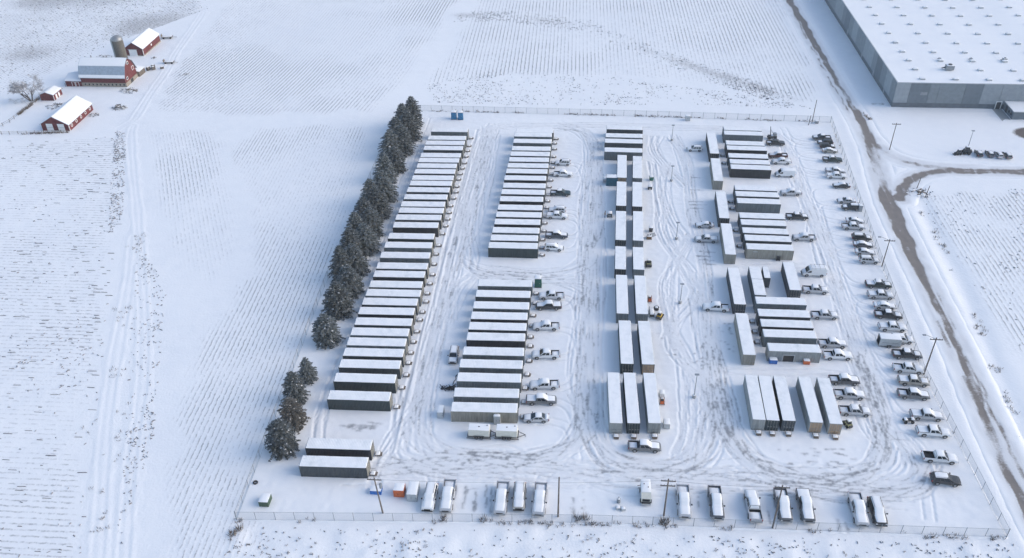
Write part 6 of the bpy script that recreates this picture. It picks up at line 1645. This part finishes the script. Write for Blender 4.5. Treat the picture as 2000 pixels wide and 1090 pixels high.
smallgen(at_('dark5', 0, .5), 'dark portable generator against the beige right-hand container', 'trim')
t = cabinet((67.55, 188.5, 0), .9, 1.1, 1.7, 'grey', 'dark snow-topped cabinet at the right fence', rz=math.pi)
cabinet(at_('transf', 0, .4), 1.4, 1.2, 1.5, 'lgrey', 'pale transformer box at the far fence', 'transformer_box', 'transformer'); cabinet(at_('boxne', 0, -.3), 1.0, .9, .8, 'grey', 'dark box below the far corner poles')
# all-terrain vehicle
t = thing('quad_bike', 'small snow-covered quad bike behind the silver pickup', 'quad bike', at_('atv', 0, .4), .1); part(t, 'body', 'darkst', lambda b: b.bbox(-.75, .75, -.28, .28, .45, .8, .08))
for sx in (-.62, .62):
    for sy in (-.4, .4): part(t, 'wheel', 'rubber', lambda b: b.tube((sx, sy-.12, .3), (sx, sy+.12, .3), .3, n=12))
    part(t, 'rack', 'galv', lambda b: b.box(sx-.3, sx+.3, -.42, .42, .86, .9)); cap(t, sx-.3, sx+.3, -.4, .4, .902, .1, 'rack_snow')
part(t, 'seat', 'trim', lambda b: b.bbox(-.4, .25, -.16, .16, .8, .95, .04)); part(t, 'handlebar', 'darkst', lambda b: (b.tube((.35, 0, .8), (.25, 0, 1.15), .03), b.tube((.22, -.35, 1.18), (.22, .35, 1.18), .025)))
# drill rig behind the farthest dark pickup
t = thing('boom_rig', 'dark machine with a raised boom behind the farthest black pickup', 'machine', at_('crane', .2, .6), .1); part(t, 'base', 'darkst', lambda b: b.bbox(-1.1, 1.3, -.6, .6, .4, 1.0, .06)); part(t, 'cabin', 'grey', lambda b: b.bbox(.4, 1.2, -.5, .5, 1.0, 1.7, .06)); part(t, 'boom', 'darkst', lambda b: b.tube((-.4, 0, 1.0), (-.7, .3, 3.6), .11, .07)); part(t, 'stay', 'darkst', lambda b: b.tube((.6, 0, 1.0), (-.6, .2, 2.8), .04))
for sx in (-.8, .9):
    for sy in (-.6, .6): part(t, 'wheel', 'rubber', lambda b: b.tube((sx, sy-.12, .36), (sx, sy+.12, .36), .36, n=12))
cap(t, -.3, .35, -.5, .5, 1.003, .1)
# enclosed trailer with its ramp down
t = thing('enclosed_trailer', 'silver enclosed trailer with ramp down hitched behind the white SUV', 'trailer', (61.3, 137.5, yard_h(61.3, 137.5)), R(-3)); part(t, 'box', 'lgrey', lambda b: (b.bbox(-2.1, 2.0, -.95, .95, .5, 2.25, .06))); part(t, 'frame', 'darkst', lambda b: b.box(-2.1, 2.1, -.9, .9, .36, .5)); part(t, 'tongue', 'darkst', lambda b: (b.tube((2.0, .5, .45), (3.0, 0, .45), .05), b.tube((2.0, -.5, .45), (3.0, 0, .45), .05)))
part(t, 'ramp', 'lgrey', lambda b: b.add([(-2.12, -.9, .4), (-2.12, .9, .4), (-2.75, .9, 1.6), (-2.75, -.9, 1.6), (-2.17, -.9, .36), (-2.17, .9, .36), (-2.8, .9, 1.56), (-2.8, -.9, 1.56)], [(0, 1, 2, 3), (7, 6, 5, 4), (0, 4, 5, 1), (1, 5, 6, 2), (2, 6, 7, 3), (3, 7, 4, 0)])); part(t, 'rear_opening', 'trim', lambda b: b.box(-2.13, -2.105, -.85, .85, .55, 2.15))
for s in (-1, 1):
    w_ = obj('wheel', WH['sed'][0], t, (-.2, s*.98, .34)); obj('rim', WH['sed'][1], w_); part(t, 'fender', 'darkst', lambda b: b.box(-.65, .25, min(s*.96, s*1.12), max(s*.96, s*1.12), .7, .76))
part(t, 'side_stripe', 'grey', lambda b: b.box(-1.6, 1.4, -.975, -.952, 1.25, 1.38)); cap(t, -2.05, 1.95, -.9, .9, 2.253, .1)
# white job trailer at the near fence
t = thing('job_trailer', 'narrow white job trailer with open front beside the crossarm pole', 'trailer', at_('trailerS', 0, 1.3), -math.pi/2)
part(t, 'box', 'white', lambda b: b.bbox(-2.3, .5, -.78, .78, .55, 2.0, .05)); part(t, 'nose', 'cream', lambda b: b.prism_y([(.5, .55), (1.3, .55), (1.3, 1.3), (.5, 1.9)], -.78, .78)); part(t, 'open_bay', 'trim', lambda b: b.box(1.3, 1.33, -.6, .6, .65, 1.2)); part(t, 'frame', 'darkst', lambda b: b.box(-2.3, 1.7, -.7, .7, .38, .55)); part(t, 'bumper', 'lgrey', lambda b: b.box(1.65, 1.8, -.75, .75, .35, .55))
for sx in (-1.2, .9):
    for s in (-1, 1): w_ = obj('wheel', WH['sed'][0], t, (sx, s*.82, .34)); obj('rim', WH['sed'][1], w_)
for y in (-.3, .35): part(t, 'roof_vent', 'darkst', lambda b: b.box(-.9+y, -.75+y, y-.08, y+.08, 2.0, 2.2))
cap(t, -2.25, .45, -.75, .75, 2.003, .09); part(t, 'side_pipe', 'darkst', lambda b: (b.tube((-1.6, -.8, 1.2), (-1.6, -1.3, 1.0), .06), b.tube((-1.2, -.8, 1.0), (-1.3, -1.2, .8), .06)))
t = thing('steel_drum', 'lone steel drum standing left of the white job trailer', 'drum', at_('barrel', 0, .3)); part(t, 'shell', 'grey', lambda b: b.lathe([(.28, 0), (.3, .02), (.3, .29), (.32, .3), (.3, .31), (.3, .6), (.32, .61), (.3, .62), (.3, .88), (.0, .88)], 14)); part(t, 'pump', 'darkst', lambda b: b.tube((0, 0, .88), (0, 0, 1.4), .04)); cap(t, -.22, .22, -.22, .22, .882, .08)
for k, lab in (('box6', 'left of two small snowy crates at the near fence'), ('box7', 'right of two small snowy crates at the near fence')):
    t = thing('small_crate', lab, 'crate', at_(k, 0, .3), .2); part(t, 'crate_box', 'lgrey', lambda b: b.bbox(-.35, .35, -.3, .3, 0, .42, .02)); part(t, 'lid', 'grey', lambda b: b.box(-.37, .37, -.32, .32, .42, .46)); cap(t, -.34, .34, -.3, .3, .463, .1)
t = thing('old_tyre', 'old black tyre lying at the left fence', 'tyre', (-53.3, 94.6, yard_h(-53.3, 94.6))); b = MB(); rg_ = lambda r, z: [(r*math.cos(k*math.pi/8), r*math.sin(k*math.pi/8), z) for k in range(16)]; b.loft([rg_(.22, .03), rg_(.4, .0), rg_(.44, .1), rg_(.4, .22), rg_(.22, .2), rg_(.22, .03)], cap=False); obj('tread', b.mesh('tread', [M['rubber']]), t)
# heap of dark scrap and hoses
t = thing('scrap_heap', 'dark tangle of hoses and scrap left of the near second-row block', 'scrap', at_('wheelbarrow', .3, .4)); rr = random.Random(3); b = MB()
for _ in range(34):
    p = Vector((rr.gauss(.2, .9), rr.gauss(0, .3), rr.random()*.4)); d = Vector((rr.gauss(0, .5), rr.gauss(0, .4), rr.gauss(0, .15))); b.tube(p-d, p+d, .07*rr.uniform(.5, 1.5), n=5)
obj('pipes', b.mesh('pipes', [M['trim']]), t); part(t, 'tarp', 'trim', lambda b: b.loft([[(.5, -.4, 0), (1.4, -.5, 0), (1.5, .4, 0), (.6, .5, 0)], [(.7, -.2, .6), (1.2, -.25, .7), (1.2, .2, .6), (.8, .2, .5)]]))
t = thing('hose', 'dark hose trailing across the snow above the scrap heap', 'hose', at_('wheelbarrow', .9, 3.0)); b = MB(); c_ = catmull([(0, -1.5), (.1, -.6), (.4, 0), (.25, .8), (.6, 1.5)], .15)
for i in range(len(c_)-1): b.tube((*c_[i], .05), (*c_[i+1], .05), .07, n=5, cap=False)
obj('tube', b.mesh('tube', [M['trim']]), t)
# two-box flow: worker in a brown jacket, standing, facing the heater
x, y = PT['person']; t = thing('person', 'person in brown jacket and dark trousers standing beside the heater', 'person', (x-.1, y+.25, yard_h(x-.1, y+.25)), 0.0, None, (1.04, 1.04, 1.04))
J = {'pel': (0, 0, .95), 'che': (.02, 0, 1.32), 'nec': (.03, 0, 1.5), 'hea': (.06, 0, 1.68), 'top': (.05, 0, 1.78), 'ls': (0, .2, 1.43), 'le': (.03, .27, 1.14), 'lw': (.2, .24, .95), 'lh': (.27, .22, .9), 'rs': (0, -.2, 1.43), 're': (.02, -.27, 1.14), 'rw': (.18, -.25, .94), 'rh': (.25, -.23, .89), 'lp': (0, .1, .92), 'lk': (.03, .12, .5), 'la': (0, .13, .09), 'lt': (.17, .15, .04), 'rp': (0, -.1, .92), 'rk': (.02, -.12, .5), 'ra': (-.03, -.13, .09), 'rt': (.14, -.15, .04)}
RAD = {'pel': .15, 'che': .18, 'nec': .07, 'hea': .105, 'top': .07, 'ls': .085, 'le': .065, 'lw': .045, 'lh': .05, 'rs': .085, 're': .065, 'rw': .045, 'rh': .05, 'lp': .1, 'lk': .075, 'la': .05, 'lt': .045, 'rp': .1, 'rk': .075, 'ra': .05, 'rt': .045}
E_ = [('pel', 'che'), ('che', 'nec'), ('nec', 'hea'), ('hea', 'top'), ('che', 'ls'), ('ls', 'le'), ('le', 'lw'), ('lw', 'lh'), ('che', 'rs'), ('rs', 're'), ('re', 'rw'), ('rw', 'rh'), ('pel', 'lp'), ('lp', 'lk'), ('lk', 'la'), ('la', 'lt'), ('pel', 'rp'), ('rp', 'rk'), ('rk', 'ra'), ('ra', 'rt')]
K = list(J); me = bpy.data.meshes.new('body'); me.from_pydata([J[k] for k in K], [(K.index(a), K.index(c)) for a, c in E_], []); me.update()
for nm in ('denim', 'brownj', 'skin'): me.materials.append(M[nm])
tmp = bpy.data.objects.new('body_tmp', me); COL.objects.link(tmp); md = tmp.modifiers.new('skin', 'SKIN')
for i, k in enumerate(K): me.skin_vertices[0].data[i].radius = (RAD[k], RAD[k]); me.skin_vertices[0].data[i].use_root = (k == 'pel')
tmp.modifiers.new('sub', 'SUBSURF').levels = 1
dg = bpy.context.evaluated_depsgraph_get(); bm_ = bpy.data.meshes.new_from_object(tmp.evaluated_get(dg)); bpy.data.objects.remove(tmp)
if not len(bm_.materials):
    for nm in ('denim', 'brownj', 'skin'): bm_.materials.append(M[nm])
for p in bm_.polygons:
    z = p.center.z; p.material_index = 2 if (z > 1.53 or (abs(p.center.y) > .16 and z < .93 and z > .8 and p.center.x > .16)) else (1 if z > .88 else 0); p.use_smooth = True
obj('body', bm_, t)
part(t, 'cap', 'trim', lambda b: b.lathe([(.125, 1.72), (.12, 1.8), (.05, 1.86)], 10, .05, 0), True)

# ------------------------------------------------------------------ thin winter haze
b = MB(); b.box(-4500, 4500, -3500, 6500, -3.0, 116.0); hz = b.mesh('haze', [])
mh = bpy.data.materials.new('haze_air'); mh.use_nodes = True; nh = mh.node_tree; nh.nodes.remove(nh.nodes['Principled BSDF'])
pv = nh.nodes.new('ShaderNodeVolumePrincipled'); pv.inputs['Color'].default_value = (.86, .90, .96, 1); pv.inputs['Density'].default_value = .0002
nh.links.new(pv.outputs[0], nh.nodes['Material Output'].inputs['Volume']); hz.materials.append(mh)
obj('haze', hz, kind='stuff')
